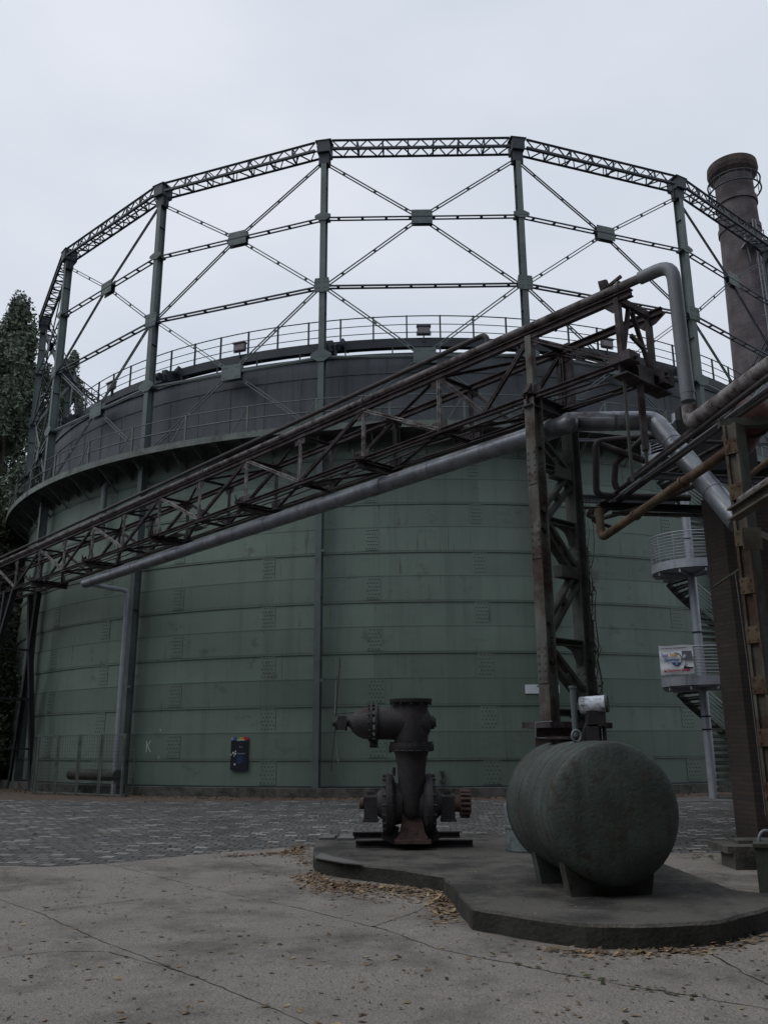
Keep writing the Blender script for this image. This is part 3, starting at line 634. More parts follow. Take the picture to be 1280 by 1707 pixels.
leg(3,0,2.02,ZB-.05,M['tower'],'leg'); leg(3,BW+.12,2.02,ZB-.2,M['darksteel'],'leg')
# the short post on top of the front leg, up to the chord
b=MB(); b.box(BP(3,0,(ZB+ZT)/2),(.14,.14,ZT-ZB),(nh,dh,Vector((0,0,1)))); b.build('upper_post',M['tower'],tower)
b=MB(); b.box(BP(3,BW+.1,(ZB+ZT)/2),(.16,.30,ZT-ZB+.3),(nh,dh,Vector((0,0,1)))); b.build('upper_post',M['rusty'],tower)
b=MB(); b.ibeam(BP(3,-.2,ZB-.1),BP(3,BW+.35,ZB-.1),.22,.26,.025); b.plate([BP(3,-.25,ZB+.02),BP(3,.3,ZB+.02),BP(3,.12,ZB+.32),BP(3,0,ZB+.36)],.1,dh); b.build('cap_beam',M['rusty'],tower)
YF=BP(3,0,0).y; YR=BP(3,BW+.12,0).y
zf=lambda y:atY(900,y,YF).z; zr=lambda y:atY(960,y,YR).z
def tw(a,b_,m=M['darksteel'],w_=.07,nm='diagonal'):
    mb=MB(); mb.twin(a,b_,w_,.16,.12,1,up=dh); mb.build(nm,m,tower)
fr=lambda z:BP(3,.10,z); rr2=lambda z:BP(3,BW+.02,z)
tw(fr(zf(735)),rr2(zr(800))); tw(rr2(zr(800)),fr(zf(858))); tw(fr(zf(872)),rr2(zr(962))); tw(rr2(zr(962)),fr(zf(1045))); tw(fr(zf(1092)),rr2(zr(1165)))
for ya,yb in ((776,792),(864,880),(1068,1075),(1188,1190)):
    mb=MB(); mb.ibeam(fr(zf(ya)),rr2(zr(yb)),.16,.12,.02)
    z_=zr(yb); mb.plate([BP(3,BW-.05,z_-.05),BP(3,BW-.45,z_-.05),BP(3,BW-.2,z_-.14),BP(3,BW-.05,z_-.38)],.1,dh); mb.build('strut',M['darksteel'],tower)
for z_,off in ((zf(865),.16),(zf(1065),.16),(zf(740),.16)): b=MB(); b.box(BP(3,off,z_),(.16,.02,.75),(nh,dh,Vector((0,0,1)))); b.build('node_plate',M['darksteel'],tower)
for z_ in (zr(800),zr(962)): b=MB(); b.box(BP(3,BW-.02,z_),(.3,.02,.62),(nh,dh,Vector((0,0,1)))); b.box(BP(3,BW-.3,z_+.03),(.5,.2,.22),(nh,dh,Vector((0,0,1)))); b.build('node_plate',M['darksteel'],tower)
b=MB(); b.box(BP(3,.5,1.97),(1.8,.6,.10),(nh,dh,Vector((0,0,1)))); b.build('base_plate',M['rusty'],tower)
b=MB(); b.box(BP(3,.5,.96),(1.35,.42,1.92),(nh,dh,Vector((0,0,1)))); b.build('pedestal',M['brickpier'],tower)
# dead climbing stems on the rear leg
b=MB()
for i in range(16):
    x0=rng.uniform(-.02,.22); pts=[]; z=2.2
    hgt=rng.uniform(2.5,4.3)
    for k in range(14):
        pts.append(BP(3,BW+.27,z+hgt*k/13)+dh*(x0+rng.normal(0,.04))+nh*rng.normal(0,.03))
    b.tube(pts,[.012*(1-.6*k/13) for k in range(14)],4)
for i in range(380):
    z=2.1+3.2*rng.random()**1.2; c=BP(3,BW+.28,z)+dh*rng.normal(.07,.05)+nh*rng.normal(0,.05); v=[c+Vector(rng.normal(0,.025,3)) for _ in range(3)]; b.add(v,[(0,1,2)])
o=b.build('climbing_plant',M['bark']); tag(o,'withered climbing plant with thin hanging stems clinging to the rear tower leg','plant')
# trestle at the far left
tl=thing('bridge_trestle',BP(-8,.5,0),'dark splayed trestle under the far left end of the pipe bridge','trestle')
for n0,n1 in ((-8.0,-8.9),(-8.4,-7.9)):
    for off,o2 in ((0,-.7),(BW,BW+.4)):
        b=MB(); b.ibeam(BP(n0,off,ZB-.05),BP(n1,o2,0),.18,.2,.03,up=nh); b.build('leg',M['dark'],tl)
for z in (1.6,3.6,5.6):
    b=MB(); f=1-z/ZB
    a0=BP(-8.0,0,ZB).lerp(BP(-8.9,-.7,0),f); a1=BP(-8.4,0,ZB).lerp(BP(-7.9,-.7,0),f); c0=BP(-8.0,BW,ZB).lerp(BP(-8.9,BW+.4,0),f); c1=BP(-8.4,BW,ZB).lerp(BP(-7.9,BW+.4,0),f)
    for p_,q_ in ((a0,a1),(c0,c1),(a0,c0),(a1,c1),(a0,c1)): b.beam(p_,q_,.07,.07)
    b.build('bracing',M['dark'],tl)
# ------------------------------------------------------------------ pipes on / under the bridge
def pipe(name,pts,r,m,label,rad=None,collar=None,n=16,group=None,flange=(),fls=1.3):
    P=fillet(pts,rad if rad is not None else r*2.5)
    b=MB(); b.tube(P,r,n); o=b.build(name,m); tag(o,label,'pipe',group)
    if flange:
        for p_,d_ in flange: f=MB(); f.disc(p_,d_,r*fls,.05,18); f.build('flange',m,o)
    if collar:
        acc=collar*.5
        for a_,b_ in zip(P[:-1],P[1:]):
            d=(b_-a_); l_=d.length
            while acc<l_:
                f=MB(); f.disc(a_+d*(acc/l_),d,r*1.04,.045,n); f.build('collar',m,o); acc+=collar
            acc-=l_
    return o
RP=.175
ztop=ZT+.19
pe=atY(1151,690,13.0)
vx=BP(4.2,0,0)
vert_bottom=Vector((4.93,13.0,6.78))
pipe('bridge_top_pipe',[BP(-9,-.02,ZT+.15),BP(4.0,-.02,ZT+.18)],.082,M['pipetop'],'flaking grey pipe lying on the front top chord of the bridge',n=18,flange=[(BP(1.02,-.02,ZT+.17),dh),(BP(-1.9,-.02,ZT+.16),dh),(BP(3.83,-.02,ZT+.19),dh)])
pipe('drop_pipe',[BP(4.0,-.02,ZT+.18),BP(4.25,-.02,ZT+.18),Vector((4.93,13.02,7.0))],.115,M['galvdull'],'smooth grey pipe bending down from the bridge end to the overhead rack',rad=[.36],n=20,flange=[(Vector((4.93,13.02,7.15)),Vector((0,0,1)))],fls=1.07)
pipe('bridge_side_pipe',[BP(-11,-.04,ZT+.36),BP(-3,.02,ZT+.43),BP(2.55,.05,ZT+.50),BP(2.55,.05,ZT+.1)],.055,M['darkpipe'],'thin dark pipe above the light one on the bridge, hooking down before the tower',rad=[.3,.2])
big=[BP(-5.55,.45,7.45),BP(3.25,.45,7.46)]
# after the tower the duct levels out, then dives towards the camera on the right
Yd=13.9
d1=atY(945,703,15.35); d2=atY(1090,701,15.5); d3=atY(1232,872,13.6)
pipe('large_duct',[BP(-5.55,.45,7.45),BP(3.2,.45,7.46),d1,d2,d3],.185,M['galv'],'fat galvanised duct slung under the bridge, humping beside the tower, diving to the right',rad=[.3,.3,.2],collar=1.55,n=28)
pe1=BP(-5.5,.45,7.42); ce=onwall(213,985,22.75); 
pd=Vector((ce.x,ce.y,1.75)); 
pipe('downpipe',[pe1,Vector((ce.x,ce.y,ce.z+.0)),Vector((ce.x,ce.y,.0))],.09,M['stair'],'thin silvery pipe dropping from the duct to the ground',rad=.18,collar=2.2)
# ================================================================== RIGHT: PIPE RACK
rackd=Vector((4.93-5.26,13.0-10.9,0)).normalized()   # away from the camera
rn=Vector((rackd.y,-rackd.x,0))                      # to the right
def RP_(t,o,z): return Vector((4.93,13.0,0))+rackd*t+rn*o+Vector((0,0,z))
def rz(px,py,z): return atZ(px,py,z)
# the main pipe continues towards the camera from the foot of the vertical drop
pipe('rack_main_pipe',[Vector((4.93,13.0,6.9)),RP_(.0,0,6.62),RP_(-9,0,6.62)],.125,M['rustlite'],'thick grey rusty pipe on top of the rack, running overhead at the right edge',rad=.25,n=20)
far=rz(985,855,6.35)
for i,(x0,y0,z,m,r,lab,x1,y1) in enumerate((
   (986,852,6.45,'darkpipe',.045,'dark pipe of the overhead rack looping back at its far end',1265,640),
   (1000,858,6.35,'rusty',.05,'reddish brown pipe of the overhead rack with a curled far end',1265,662),)):
    a=rz(x0,y0,z); b_=rz(x1,y1,z); d=(b_-a).normalized()
    pipe('rack_pipe',[a+Vector((.45,.15,-.32)) if i==0 else a+Vector((.0,.1,-.35)),a+Vector((.02,.0,-.22)),a,b_+d*6],r,M[m],lab,rad=[.12,.14],n=10)
for i,(x0,y0,z,m,r,x1,y1,lab) in enumerate(((1050,800,6.6,'rusty',.06,1270,628,'brown pipe hugging the underside of the thick rack pipe'),(1075,800,6.25,'darkpipe',.03,1262,672,'thin dark conduit below the rack pipes'),(1010,842,6.3,'galvdull',.018,1180,718,'thin pale conduit glinting between the rack pipes'))):
    a=rz(x0,y0,z); b_=rz(x1,y1,z); d=(b_-a).normalized(); pipe('rack_pipe',[a,b_+d*6],r,M[m],lab,n=10)
# long loop pipe from the U bend to the right
a=rz(985,870,6.05)
pipe('loop_pipe',[rz(984,852,6.2),atY(978,860,a.y),atY(1000,865,a.y-.1),atY(1080,843,a.y-1.2),atY(1180,800,a.y-3.0)],.045,M['darkpipe'],'dark pipe curling under the far end of the rack and running right',rad=.2,n=10)
# lower orange pipe
ya=15.2
a=atY(1003,897,ya); b_=atY(1213,752,11.6); d=(b_-a).normalized()
pipe('rusty_pipe',[a+Vector((-.02,0,.55)),a,b_+d*.12],.075,M['orange'],'yellowish rusty pipe sloping up to the steel column, lower end turned up',rad=.13,n=14,flange=[(a.lerp(b_,.70),d),(a.lerp(b_,.32),d)])
# vertical pipe loop at left of the rack
Yl=16.4
pipe('hanging_loop_pipe',[atY(1110,705+20,Yl),atY(993,745-5,Yl)+Vector((0,0,.05)),atY(994,825,Yl),atY(1020,827,Yl),atY(1150,830,Yl)],.07,M['darkpipe'],'dark square bent pipe hanging in front of the wall, open to the right',rad=[.18,.22,.1],n=12)
pipe('hanging_loop_pipe',[atY(1075,728,16.0),atY(1026,772,16.0),atY(1024,803,16.0),atY(1028,815,16)],.06,M['darkpipe'],'shorter dark bent pipe hanging inside the square pipe loop',rad=[.15,.05],n=10)
pipe('slanting_pipe',[atY(1003,742,16.2),atY(1075,768,15.6)],.065,M['rusty'],'short brown pipe slanting down behind the hanger rods',n=12)
# thin drain pipe beside the tower
pipe('thin_downpipe',[atY(1180,846,17.2),atY(967,846,17.2),atY(962,860,17.2),Vector((atY(962,860,17.2).x,17.2,2.2))],.03,M['darksteel'],'thin dark pipe running along the wall and down beside the rear tower leg',rad=.12,n=8)
# horizontal grey beams
def hbeam(x0,y0,x1,y1,Y,w_,h,m,lab,Y2=None):
    b=MB(); b.ibeam(atY(x0,y0,Y),atY(x1,y1,Y2 or Y),w_,h,.02); o=b.build('steel_beam',M[m]); tag(o,lab,'beam')
hbeam(952,733,1300,741,18.4,.05,.06,'galv','thin bright rail running level behind the bulge of the duct')
hbeam(925,829,1125,838,17.6,.12,.16,'galvdull','pale steel beam level behind the square pipe loop, left of the rack',Y2=17.2)
hbeam(1068,792,1300,803,15.6,.1,.13,'galvdull','grey channel beam passing behind the duct at the right')
hbeam(1000,843,1230,851,16.6,.12,.14,'dark','dark level beam under the far end of the rack')
hbeam(1020,856,1210,860,16.5,.06,.07,'darksteel','thin dark strut just below the dark level beam')
# rusty steel column and bracket beam
cY=11.4; cp=atY(1231,700,cY)
colm=thing('steel_column',(cp.x,cp.y,0),'tall rust stained riveted steel column at the right edge, carrying the pipe rack','column')
cz1=6.02; cn=atY(1237,804,cY); K_=Vector((cn.x,cn.y,0)); dL=Vector((-.62,.78,0)); dR=Vector((.78,.62,0))
cx_,cy_=cn.x+.03,cn.y+.15; LW,RW=.20,.20
zu=Vector((0,0,1))
def cbox(b,l,r,w_l,w_r,z0,z1): b.box(K_+dL*l+dR*r+zu*((z0+z1)/2),(w_l,w_r,z1-z0),(dL,dR,zu))
b=MB(); cbox(b,.02,.03,.04,.06,0,cz1); cbox(b,LW-.02,.03,.04,.06,0,cz1); cbox(b,LW/2,.05,LW-.08,.012,0,cz1); b.build('front_flange',M['orangesteel'],colm)
b=MB(); cbox(b,.012,.06+RW/2,.02,RW,0,cz1); cbox(b,LW-.012,.06+RW/2,.02,RW,0,cz1); b.build('web_plate',M['darksteel'],colm)
z=.4
while z<5.8:
    b=MB(); cbox(b,LW/2,-.006,LW,.012,z-.11,z+.11)
    for dx in (.04,LW-.04):
        for dz in (-.07,.07): cbox(b,dx,-.018,.02,.014,z+dz-.01,z+dz+.01)
    b.build('batten_plate',M['orange'],colm); z+=.66
br_=atY(1238,860,cY-.25)
b=MB(); dirb=(atY(1300,815,9.6)-atY(1225,862,11.1)); p_=atY(1222,858,11.15); b.ibeam(p_,p_+dirb.normalized()*5,.16,.16,.025); b.build('bracket_beam',M['orangesteel'],colm)
b=MB(); b.box((cx_-.02,cy_-.22,br_.z-.27),(.26,.03,.30)); b.beam((cx_+.10,cy_-.2,br_.z-.2),(cx_+.7,cy_-.35,br_.z-.62),.09,.06,up=(0,1,0)); b.build('knee_bracket',M['orangesteel'],colm)
b=MB(); b.beam((cx_-.16,cy_+.1,6.08),(cx_+1.5,cy_-.1,6.08),.14,.12); b.build('rack_arm',M['darksteel'],colm)
pq=p_+Vector((0.03,0,.13)); pipe('bracket_pipe',[pq+dirb.normalized()*.25,pq+dirb.normalized()*5],.06,M['rustlite'],'grey pipe resting on the bracket beam at the right edge',n=12)
# cable down the column
pts=[atY(1225,955,12.6),atY(1245,1100,12.6),atY(1262,1240,12.6),atY(1276,1360,12.6)]
b=MB(); b.tube(pts,.005,5); o=b.build('hanging_cable',M['galvdull']); tag(o,'thin pale cable hanging between brick pier and steel column','cable')
b=MB(); b.tube([atY(1257,930,12.3),atY(1225,955,12.8),atY(1190,978,14)],.02,6); o=b.build('guy_rope',M['darksteel']); tag(o,'dark rope tied from the steel column across the brick pier','rope')
# brick pier
q1=atZ(1233,1414,0); q2=atZ(1262,1430,0)
pz=5.9
pA=Vector((5.74,15.05,0)); pB=Vector((5.92,14.6,0)); pC=Vector((7.6,14.9,0)); pD=Vector((7.4,15.6,0))
b=MB(); b.prism([(p.x,p.y) for p in (pA,pB,pC,pD)],0,pz); b.build('brick_pier',M['pierbrick'])
o=bpy.data.objects['brick_pier']; tag(o,'broad dark brick pier between the spiral stair and the rusty steel column','pier')
# building behind at far right
b=MB(); b.prism([(7.55,15.7),(16,15.2),(16,24),(9.4,24)],0,6.2); bo=b.build('boiler_house',M['pierbrick']); tag(bo,'dark brick building behind the pipe rack at the right edge','building')
b=MB(); b.prism([(7.4,15.5),(16.2,15.0),(16.2,24.2),(9.2,24.2)],6.2,6.45); b.build('roof',M['dark'],bo)
# tangle of dark plant seen between the pipes: a vessel and pipes
vs=thing('rust_vessel',atY(1255,690,14.2),'dull red rusty vessel end half hidden behind the right end of the rack','vessel')
c=atY(1256,688,14.0); b=MB(); b.curvelathe(c,(.25,1,0.05),[(-.12,.0),(-.11,.12),(-.05,.22),(.05,.30),(.3,.32),(1.8,.32)],24); b.build('shell',mat('dull_red_rust',(.085,.033,.03),.8,0,.4,5,bump=.3),vs)
b=MB(); b.lathe(c,(.25,1,.05),[(.28,.32),(.28,.37),(.34,.37),(.34,.32)],24); b.build('flange',M['rusty'],vs)
for i,(x0,y0,x1,y1,Y,r,m,lab) in enumerate(((1100,760,1300,640,15.2,.05,'darkpipe','dark pipe in the shade behind the rack, upper one'),(1110,790,1300,690,15.0,.04,'rusty','brown pipe in the shade behind the rack, lower one'),(1240,800,1300,752,12.8,.045,'orange','rust orange pipe stub right of the steel column'),(1150,735,1222,738,14.6,.035,'darkpipe','short level dark pipe behind the steel column head'))):
    pipe('shaded_pipe',[atY(x0,y0,Y+1.5 if i<2 else Y),atY(x1,y1,Y-1.5 if i<2 else Y)],r,M[m],lab,n=10)
b=MB(); b.box(atY(1190,745,17.0),(1.6,.3,1.1)); b.box(atY(1165,700,17.4),(.9,.3,.5)); b.box(atY(1140,780,17.2),(1.0,.3,.4))
o=b.build('pipe_manifold',M['dark']); tag(o,'dark rusty mass of machinery behind the diving duct','machinery')
# ================================================================== SPIRAL STAIR
sp=atZ(1190,1332,0); SPX,SPY=sp.x,sp.y
zst=lambda x,y,dy=0: atY(x,y,SPY+dy).z
stt=thing('spiral_staircase',(SPX,SPY,0),'grey galvanised spiral staircase with round railed landings beside the green wall','staircase')
ztopst=zst(1125,690)
b=MB(); b.tube([(SPX,SPY,0),(SPX,SPY,ztopst)],.14,16); 
b.build('centre_pole',M['stair'],stt)
b=MB()
for z_ in (2.05,2.45,5.1,8.2): b.lathe((SPX,SPY,z_),(0,0,1),[(0,.14),(0,.155),(.05,.155),(.05,.14)],16)
b.build('pole_bands',M['dark'],stt)
RL=1.22
zl2=zst(1150,1140,-1.3); zl1=zst(1150,942,-1.3)
print('landings',zl2,zl1,ztopst)
lands=[zl2,zl1,zl1+(zl1-zl2)]
def arc(r,z,a0,a1,n=24): return [Vector((SPX+r*math.sin(a0+(a1-a0)*i/n),SPY-r*math.cos(a0+(a1-a0)*i/n),z)) for i in range(n+1)]
A0,A1=math.radians(-150),math.radians(40)
for k,zl in enumerate(lands):
    b=MB(); P=arc(RL,zl,A0,A1,28); P2=arc(RL,zl-.04,A0,A1,28); n_=len(P)
    b.add([Vector((SPX,SPY,zl))]+P+[Vector((SPX,SPY,zl-.04))]+P2,[(0,i+1,i+2) for i in range(n_-1)]+[(n_+1,n_+3+i,n_+2+i) for i in range(n_-1)])
    lo=arc(RL+.01,zl-.02,A0,A1,28); hi=arc(RL+.01,zl+.26,A0,A1,28); lo2=arc(RL+.03,zl-.02,A0,A1,28); hi2=arc(RL+.03,zl+.26,A0,A1,28)
    b.add(lo+hi+lo2+hi2,[(i,i+1,n_+i+1,n_+i) for i in range(n_-1)]+[(2*n_+i,2*n_+i+1,3*n_+i+1,3*n_+i) for i in range(n_-1)]+[(n_+i,n_+i+1,3*n_+i+1,3*n_+i) for i in range(n_-1)]+[(i,i+1,2*n_+i+1,2*n_+i) for i in range(n_-1)])
    for ang in np.linspace(A0,A1,6): b.beam((SPX,SPY,zl-.1),(SPX+RL*math.sin(ang),SPY-RL*math.cos(ang),zl-.1),.05,.1)
    b.build('landing',M['stair'],stt)
    b=MB()
    for i in range(9): b.tube(arc(RL+.02,zl+.36+i*.1,A0,A1,20),.015 if i<8 else .025,5)
    rl=b.build('landing_railing',M['stair'],stt)
    for ang in np.linspace(A0,A1,8):
        b=MB(); b.beam((SPX+(RL+.02)*math.sin(ang),SPY-(RL+.02)*math.cos(ang),zl),(SPX+(RL+.02)*math.sin(ang),SPY-(RL+.02)*math.cos(ang),zl+1.16),.035,.02); b.build('post',M['stair'],rl)
# flights: every one leaves a landing at its right end and winds round the back to the next
for za_,zb_ in zip([0]+lands[:2],lands):
    nst=max(8,int(round((zb_-za_)/.2))); strg=[]
    for i in range(nst):
        a_=math.radians(40)+math.radians(165)*(i+.5)/nst; zz=za_+(zb_-za_)*(i+.5)/nst; hw=math.radians(165)/nst*.55
        b=MB(); P=[Vector((SPX,SPY,zz))+Vector((math.sin(a_+q)*r,-math.cos(a_+q)*r,0)) for r,q in ((.13,-hw*1.5),(RL-.03,-hw),(RL-.03,hw),(.13,hw*1.5))]
        b.plate(P,.035,(0,0,1)); b.plate([P[0]-Vector((0,0,.03)),P[1]-Vector((0,0,.03)),P[1]-Vector((0,0,.10)),P[0]-Vector((0,0,.10))],.01,(math.cos(a_),math.sin(a_),0)); b.build('tread',M['darksteel'],stt)
        strg.append(Vector((SPX+RL*math.sin(a_),SPY-RL*math.cos(a_),zz)))
    b=MB()
    for k in range(1,7): b.tube([p+Vector((0,0,.15*k+.1)) for p in strg],.011 if k<6 else .02,5)
    for p in strg[::3]: b.beam(p,p+Vector((0,0,1.02)),.02,.02)
    b.build('stair_railing',M['stair'],stt)
    b=MB()
    for p,q in zip(strg[:-1],strg[1:]): b.beam(p-Vector((0,0,.05)),q-Vector((0,0,.05)),.015,.22)
    b.build('stringer',M['darksteel'],stt)
b=MB(); b.beam((SPX+.55,SPY-1.15,lands[1]-.2),(SPX+.55,SPY-1.15,lands[1]+2.4),.16,.12); b.beam((SPX+.55,SPY-1.15,lands[1]-.1),(SPX+1.3,SPY-1.0,lands[1]-.1),.12,.2); b.build('gate_post',M['dark'],stt)

# banner
aB=math.radians(-38); ctr=Vector((SPX+(RL+.07)*math.sin(aB),SPY-(RL+.07)*math.cos(aB),zl2+.78))
xb=Vector((math.cos(aB*.5),math.sin(aB*.5)*.6,0)).normalized(); xb=(Vector((1,-.05,0))).normalized(); nb=Vector((xb.y,-xb.x,0))
pc=atY(1128,1100,SPY-RL-.06)
MwB=Matrix(((xb.x,0,nb.x,pc.x),(xb.y,0,nb.y,pc.y),(0,1,0,pc.z),(0,0,0,1)))
MwB=MwB@Matrix.Diagonal((.84,.86,1,1)); ban=thing('advertising_banner',(pc.x,pc.y,pc.z-.5),'white printed banner with a blue round emblem tied to the lower landing railing','banner')
WB,HB=1.22,1.02; SCB=.90
b=MB(); nx,ny=16,12; vs_=[]
for s_ in (0,1):
    for j in range(ny+1):
        for i_ in range(nx+1):
            u=i_/nx-.5; v=j/ny-.5
            vs_.append((u*WB*(1+.02*v), v*HB+.05*u*1.0+.012*math.sin(u*9)*(1 if v>0 else -1), .02*math.sin(u*11+v*3)+.012*math.sin(v*15)-.012*s_-.06*u*u))
K=(nx+1)*(ny+1)
fs_=[(j*(nx+1)+i_,j*(nx+1)+i_+1,(j+1)*(nx+1)+i_+1,(j+1)*(nx+1)+i_) for j in range(ny) for i_ in range(nx)]
b.add(vs_,fs_+[tuple(K+q for q in f[::-1]) for f in fs_],True); lmesh('sheet',b,flat('banner_white',(.8,.82,.85),.5),ban,MwB)
T=Matrix.Translation
OZ=.03
text('small_text','Das einzigartige Indoortauchzentrum',.062,MwB@T((-.55,.37,OZ))@Matrix.Rotation(.05,4,'Z'),INK,ban)
text('violet_text','Tauch',.17,MwB@T((-.56,.1,OZ))@Matrix.Rotation(.03,4,'Z'),VIO,ban,sx=.62); text('yellow_text','Revier',.17,MwB@T((-.25,.12,OZ))@Matrix.Rotation(.03,4,'Z'),YEL,ban,sx=.62)
text('blue_text','Gasometer',.17,MwB@T((-.45,-.06,OZ))@Matrix.Rotation(.03,4,'Z'),BLG,ban,sx=.68)
text('red_text','tes Tauchbecken Europas',.115,MwB@T((-.5,-.43,OZ))@Matrix.Rotation(.05,4,'Z'),RED,ban,sx=.78)
b=MB(); pts=[Vector((-.03+.2*math.cos(t),.02+.22*math.sin(t),OZ)) for t in np.linspace(-.9,1.9,16)]; b.tube(pts,[.012]*16,4); lmesh('emblem_ring',b,INK,ban,MwB)
b=MB(); hs=[(-.03+.17*math.cos(t),-.1+.12*math.sin(t),OZ) for t in np.linspace(math.pi,2*math.pi,14)]; b.add(hs,[tuple(range(14))]); lmesh('emblem',b,BLUE,ban,MwB)
text('emblem_text','##',.07,MwB@T((-.07,-.17,OZ+.004)),WHT,ban)
b=MB(); b.box((.37,.16,OZ),(.36,.3,.004)); lmesh('picture',b,GREYB,ban,MwB)
b=MB(); b.plate([(.2,.02,OZ+.004),(.34,.13,OZ+.004),(.30,.2,OZ+.004),(.22,.15,OZ+.004)],.003,(0,0,1)); lmesh('picture_detail',b,WHT,ban,MwB)
b=MB(); b.plate([(.2,-.32,OZ),(.56,-.32,OZ),(.56,-.27,OZ),(.4,-.26,OZ),(.24,-.22,OZ)],.004,(0,0,1)); b.beam((.24,-.25,OZ),(.32,-.08,OZ),.02,.004); b.beam((.30,-.22,OZ),(.36,-.15,OZ),.02,.004); lmesh('silhouette',b,INK,ban,MwB)
# ================================================================== CHIMNEY
ch=thing('chimney',(27.2,62,0),'tall round brick chimney with dark crown and ladder behind the gasometer','chimney')
CHX,CHY=27.2,62
def fit_ch():
    # position on the sight line of the stack axis
    p=atY(1219,300,62); return p
pc_=fit_ch(); CHX=pc_.x+.15
ch.location=(CHX,CHY,0); ORG[ch.name]=Vector((CHX,CHY,0))
pb_=atY(1262,615,CHY)
wt=(atY(1254,310,CHY)-atY(1193,317,CHY)).length/2*.95; wb_=abs(atY(1262,615,CHY).x-atY(1224,615,CHY).x)
zt_=atY(1219,287,CHY).z-.7; zb2=pb_.z
print('chimney',CHX,zt_,zb2,wt,wb_,pb_.x)
sl=(wb_-wt)/(zt_-zb2)
b=MB(); prof=[(0,wt+sl*zt_),(zt_-5.2,wt+sl*5.2),(zt_-5.15,wt+sl*5+.1),(zt_-4.7,wt+sl*5+.1),(zt_-4.65,wt+sl*4.6),(zt_-2.6,wt+sl*2.6),(zt_-2.6,wt+sl*2.6+.13),(zt_-2.1,wt+sl*2+.13),(zt_-2.1,wt+sl*2),(zt_,wt)]
b.lathe((CHX,CHY,0),(0,0,1),prof,48); b.build('shaft',M['chimney'],ch)
b=MB(); b.lathe((CHX,CHY,zt_),(0,0,1),[(-.2,wt),(0,wt+.2),(.25,wt+.42),(.6,wt+.52),(1.15,wt+.48),(1.2,wt-.1),(.6,wt-.2)],48); b.build('crown',M['brickpier'],ch)
b=MB(); rp_=wt+.55
for z_,r_ in ((zt_-1.3,rp_),(zt_-.4,rp_)):
    b.tube([(CHX+r_*math.cos(t),CHY+r_*math.sin(t),z_) for t in np.linspace(0,2*math.pi,40)],.07,5)

for t in np.linspace(0,2*math.pi,21)[:-1]: b.beam((CHX+rp_*math.cos(t),CHY+rp_*math.sin(t),zt_-1.3),(CHX+rp_*math.cos(t),CHY+rp_*math.sin(t),zt_-.4),.05,.05)
b.build('maintenance_ring',M['girder'],ch)
b=MB()
def chp(az,z,o): r_=wt+sl*(zt_-z)+o; return Vector((CHX+r_*math.sin(az),CHY-r_*math.cos(az),z))
azl=.18
for e in (-.07,.07): b.tube([chp(azl+e,zt_-5-i*1.5,.35) for i in range(22)],.05,5)
for i in range(70): b.beam(chp(azl-.07,zt_-5-i*.45,.35),chp(azl+.07,zt_-5-i*.45,.35),.04,.04)
for i in range(9):
    z_=zt_-7-i*3.4
    b.tube([chp(azl,z_,.35)+Vector((.55*math.cos(t),-.55*math.sin(t)-.25,0)) for t in np.linspace(-.3,math.pi+.3,10)],.04,4)
b.build('ladder',M['galvdull'],ch)
b=MB(); zz_=zt_-7.5; cpl=chp(azl-.22,zz_,.5); b.box(cpl,(1.6,.9,.12)); 
for dx in (-.75,0,.75): b.beam(cpl+Vector((dx,-.4,0)),cpl+Vector((dx,-.4,1.1)),.06,.06)
b.beam(cpl+Vector((-.8,-.4,1.1)),cpl+Vector((.8,-.4,1.1)),.06,.06); b.beam(cpl+Vector((-.5,0,0)),cpl+Vector((-.1,.5,-1.2)),.08,.08); b.beam(cpl+Vector((.5,0,0)),cpl+Vector((.3,.5,-1.2)),.08,.08); b.build('rest_platform',M['galvdull'],ch)
# ================================================================== CONCRETE PLATFORM
ZP=.20
top=[(527,1397),(522,1420),(524,1430),(560,1436),(599,1441),(670,1449),(739,1460),(762,1486),(786,1513),(880,1528),(974,1541),(1060,1542),(1124,1540),(1205,1535),(1250,1522),(1300,1508),(1300,1492),(1226,1485),(1107,1440),(1000,1405),(860,1390),(593,1389)]
pl=[atZ(x,y,ZP) for x,y in top]
# subdivide and roughen
out=[]
for i in range(len(pl)):
    a,b_=pl[i],pl[(i+1)%len(pl)]; k=max(1,int((b_-a).length/.14))
    for j in range(k): out.append(a.lerp(b_,j/k)+Vector((rng.normal(0,.006),rng.normal(0,.006),0)))
cen=sum(out,Vector())/len(out); n_=len(out)
b=MB(); r1=[(p.x,p.y,0) for p in out]; r2=[(p.x,p.y,ZP-.022-.006*rng.random()) for p in out]; r3=[]
for p in out:
    d=(cen-p).normalized()*(.016+.006*rng.random()); r3.append((p.x+d.x,p.y+d.y,ZP))
b.add(r1+r2+r3,[(n_+i,n_+(i+1)%n_,2*n_+(i+1)%n_,2*n_+i) for i in range(n_)]+[tuple(range(2*n_,3*n_))])
o=b.build('concrete_plinth',M['concrete']); tag(o,'low angular concrete plinth with worn edges under the green tank and the iron pump','plinth')
q=atZ(555,1402,ZP)
b=MB(); b.add(r1+r2,[(i,(i+1)%n_,n_+(i+1)%n_,n_+i) for i in range(n_)]); b.build('edge',M['edge'],o)
b=MB()
for (x0,y0,x1,y1) in ((532,1401,560,1395),(562,1402,592,1394)): 
    a=atZ(x0,y0,ZP); c=atZ(x1,y1,ZP); b.prism([(a.x,a.y),(c.x,a.y+.02),(c.x,c.y),(a.x+.03,c.y)],ZP-.001,ZP+.035)
b.build('coping_slab',M['path'],o)
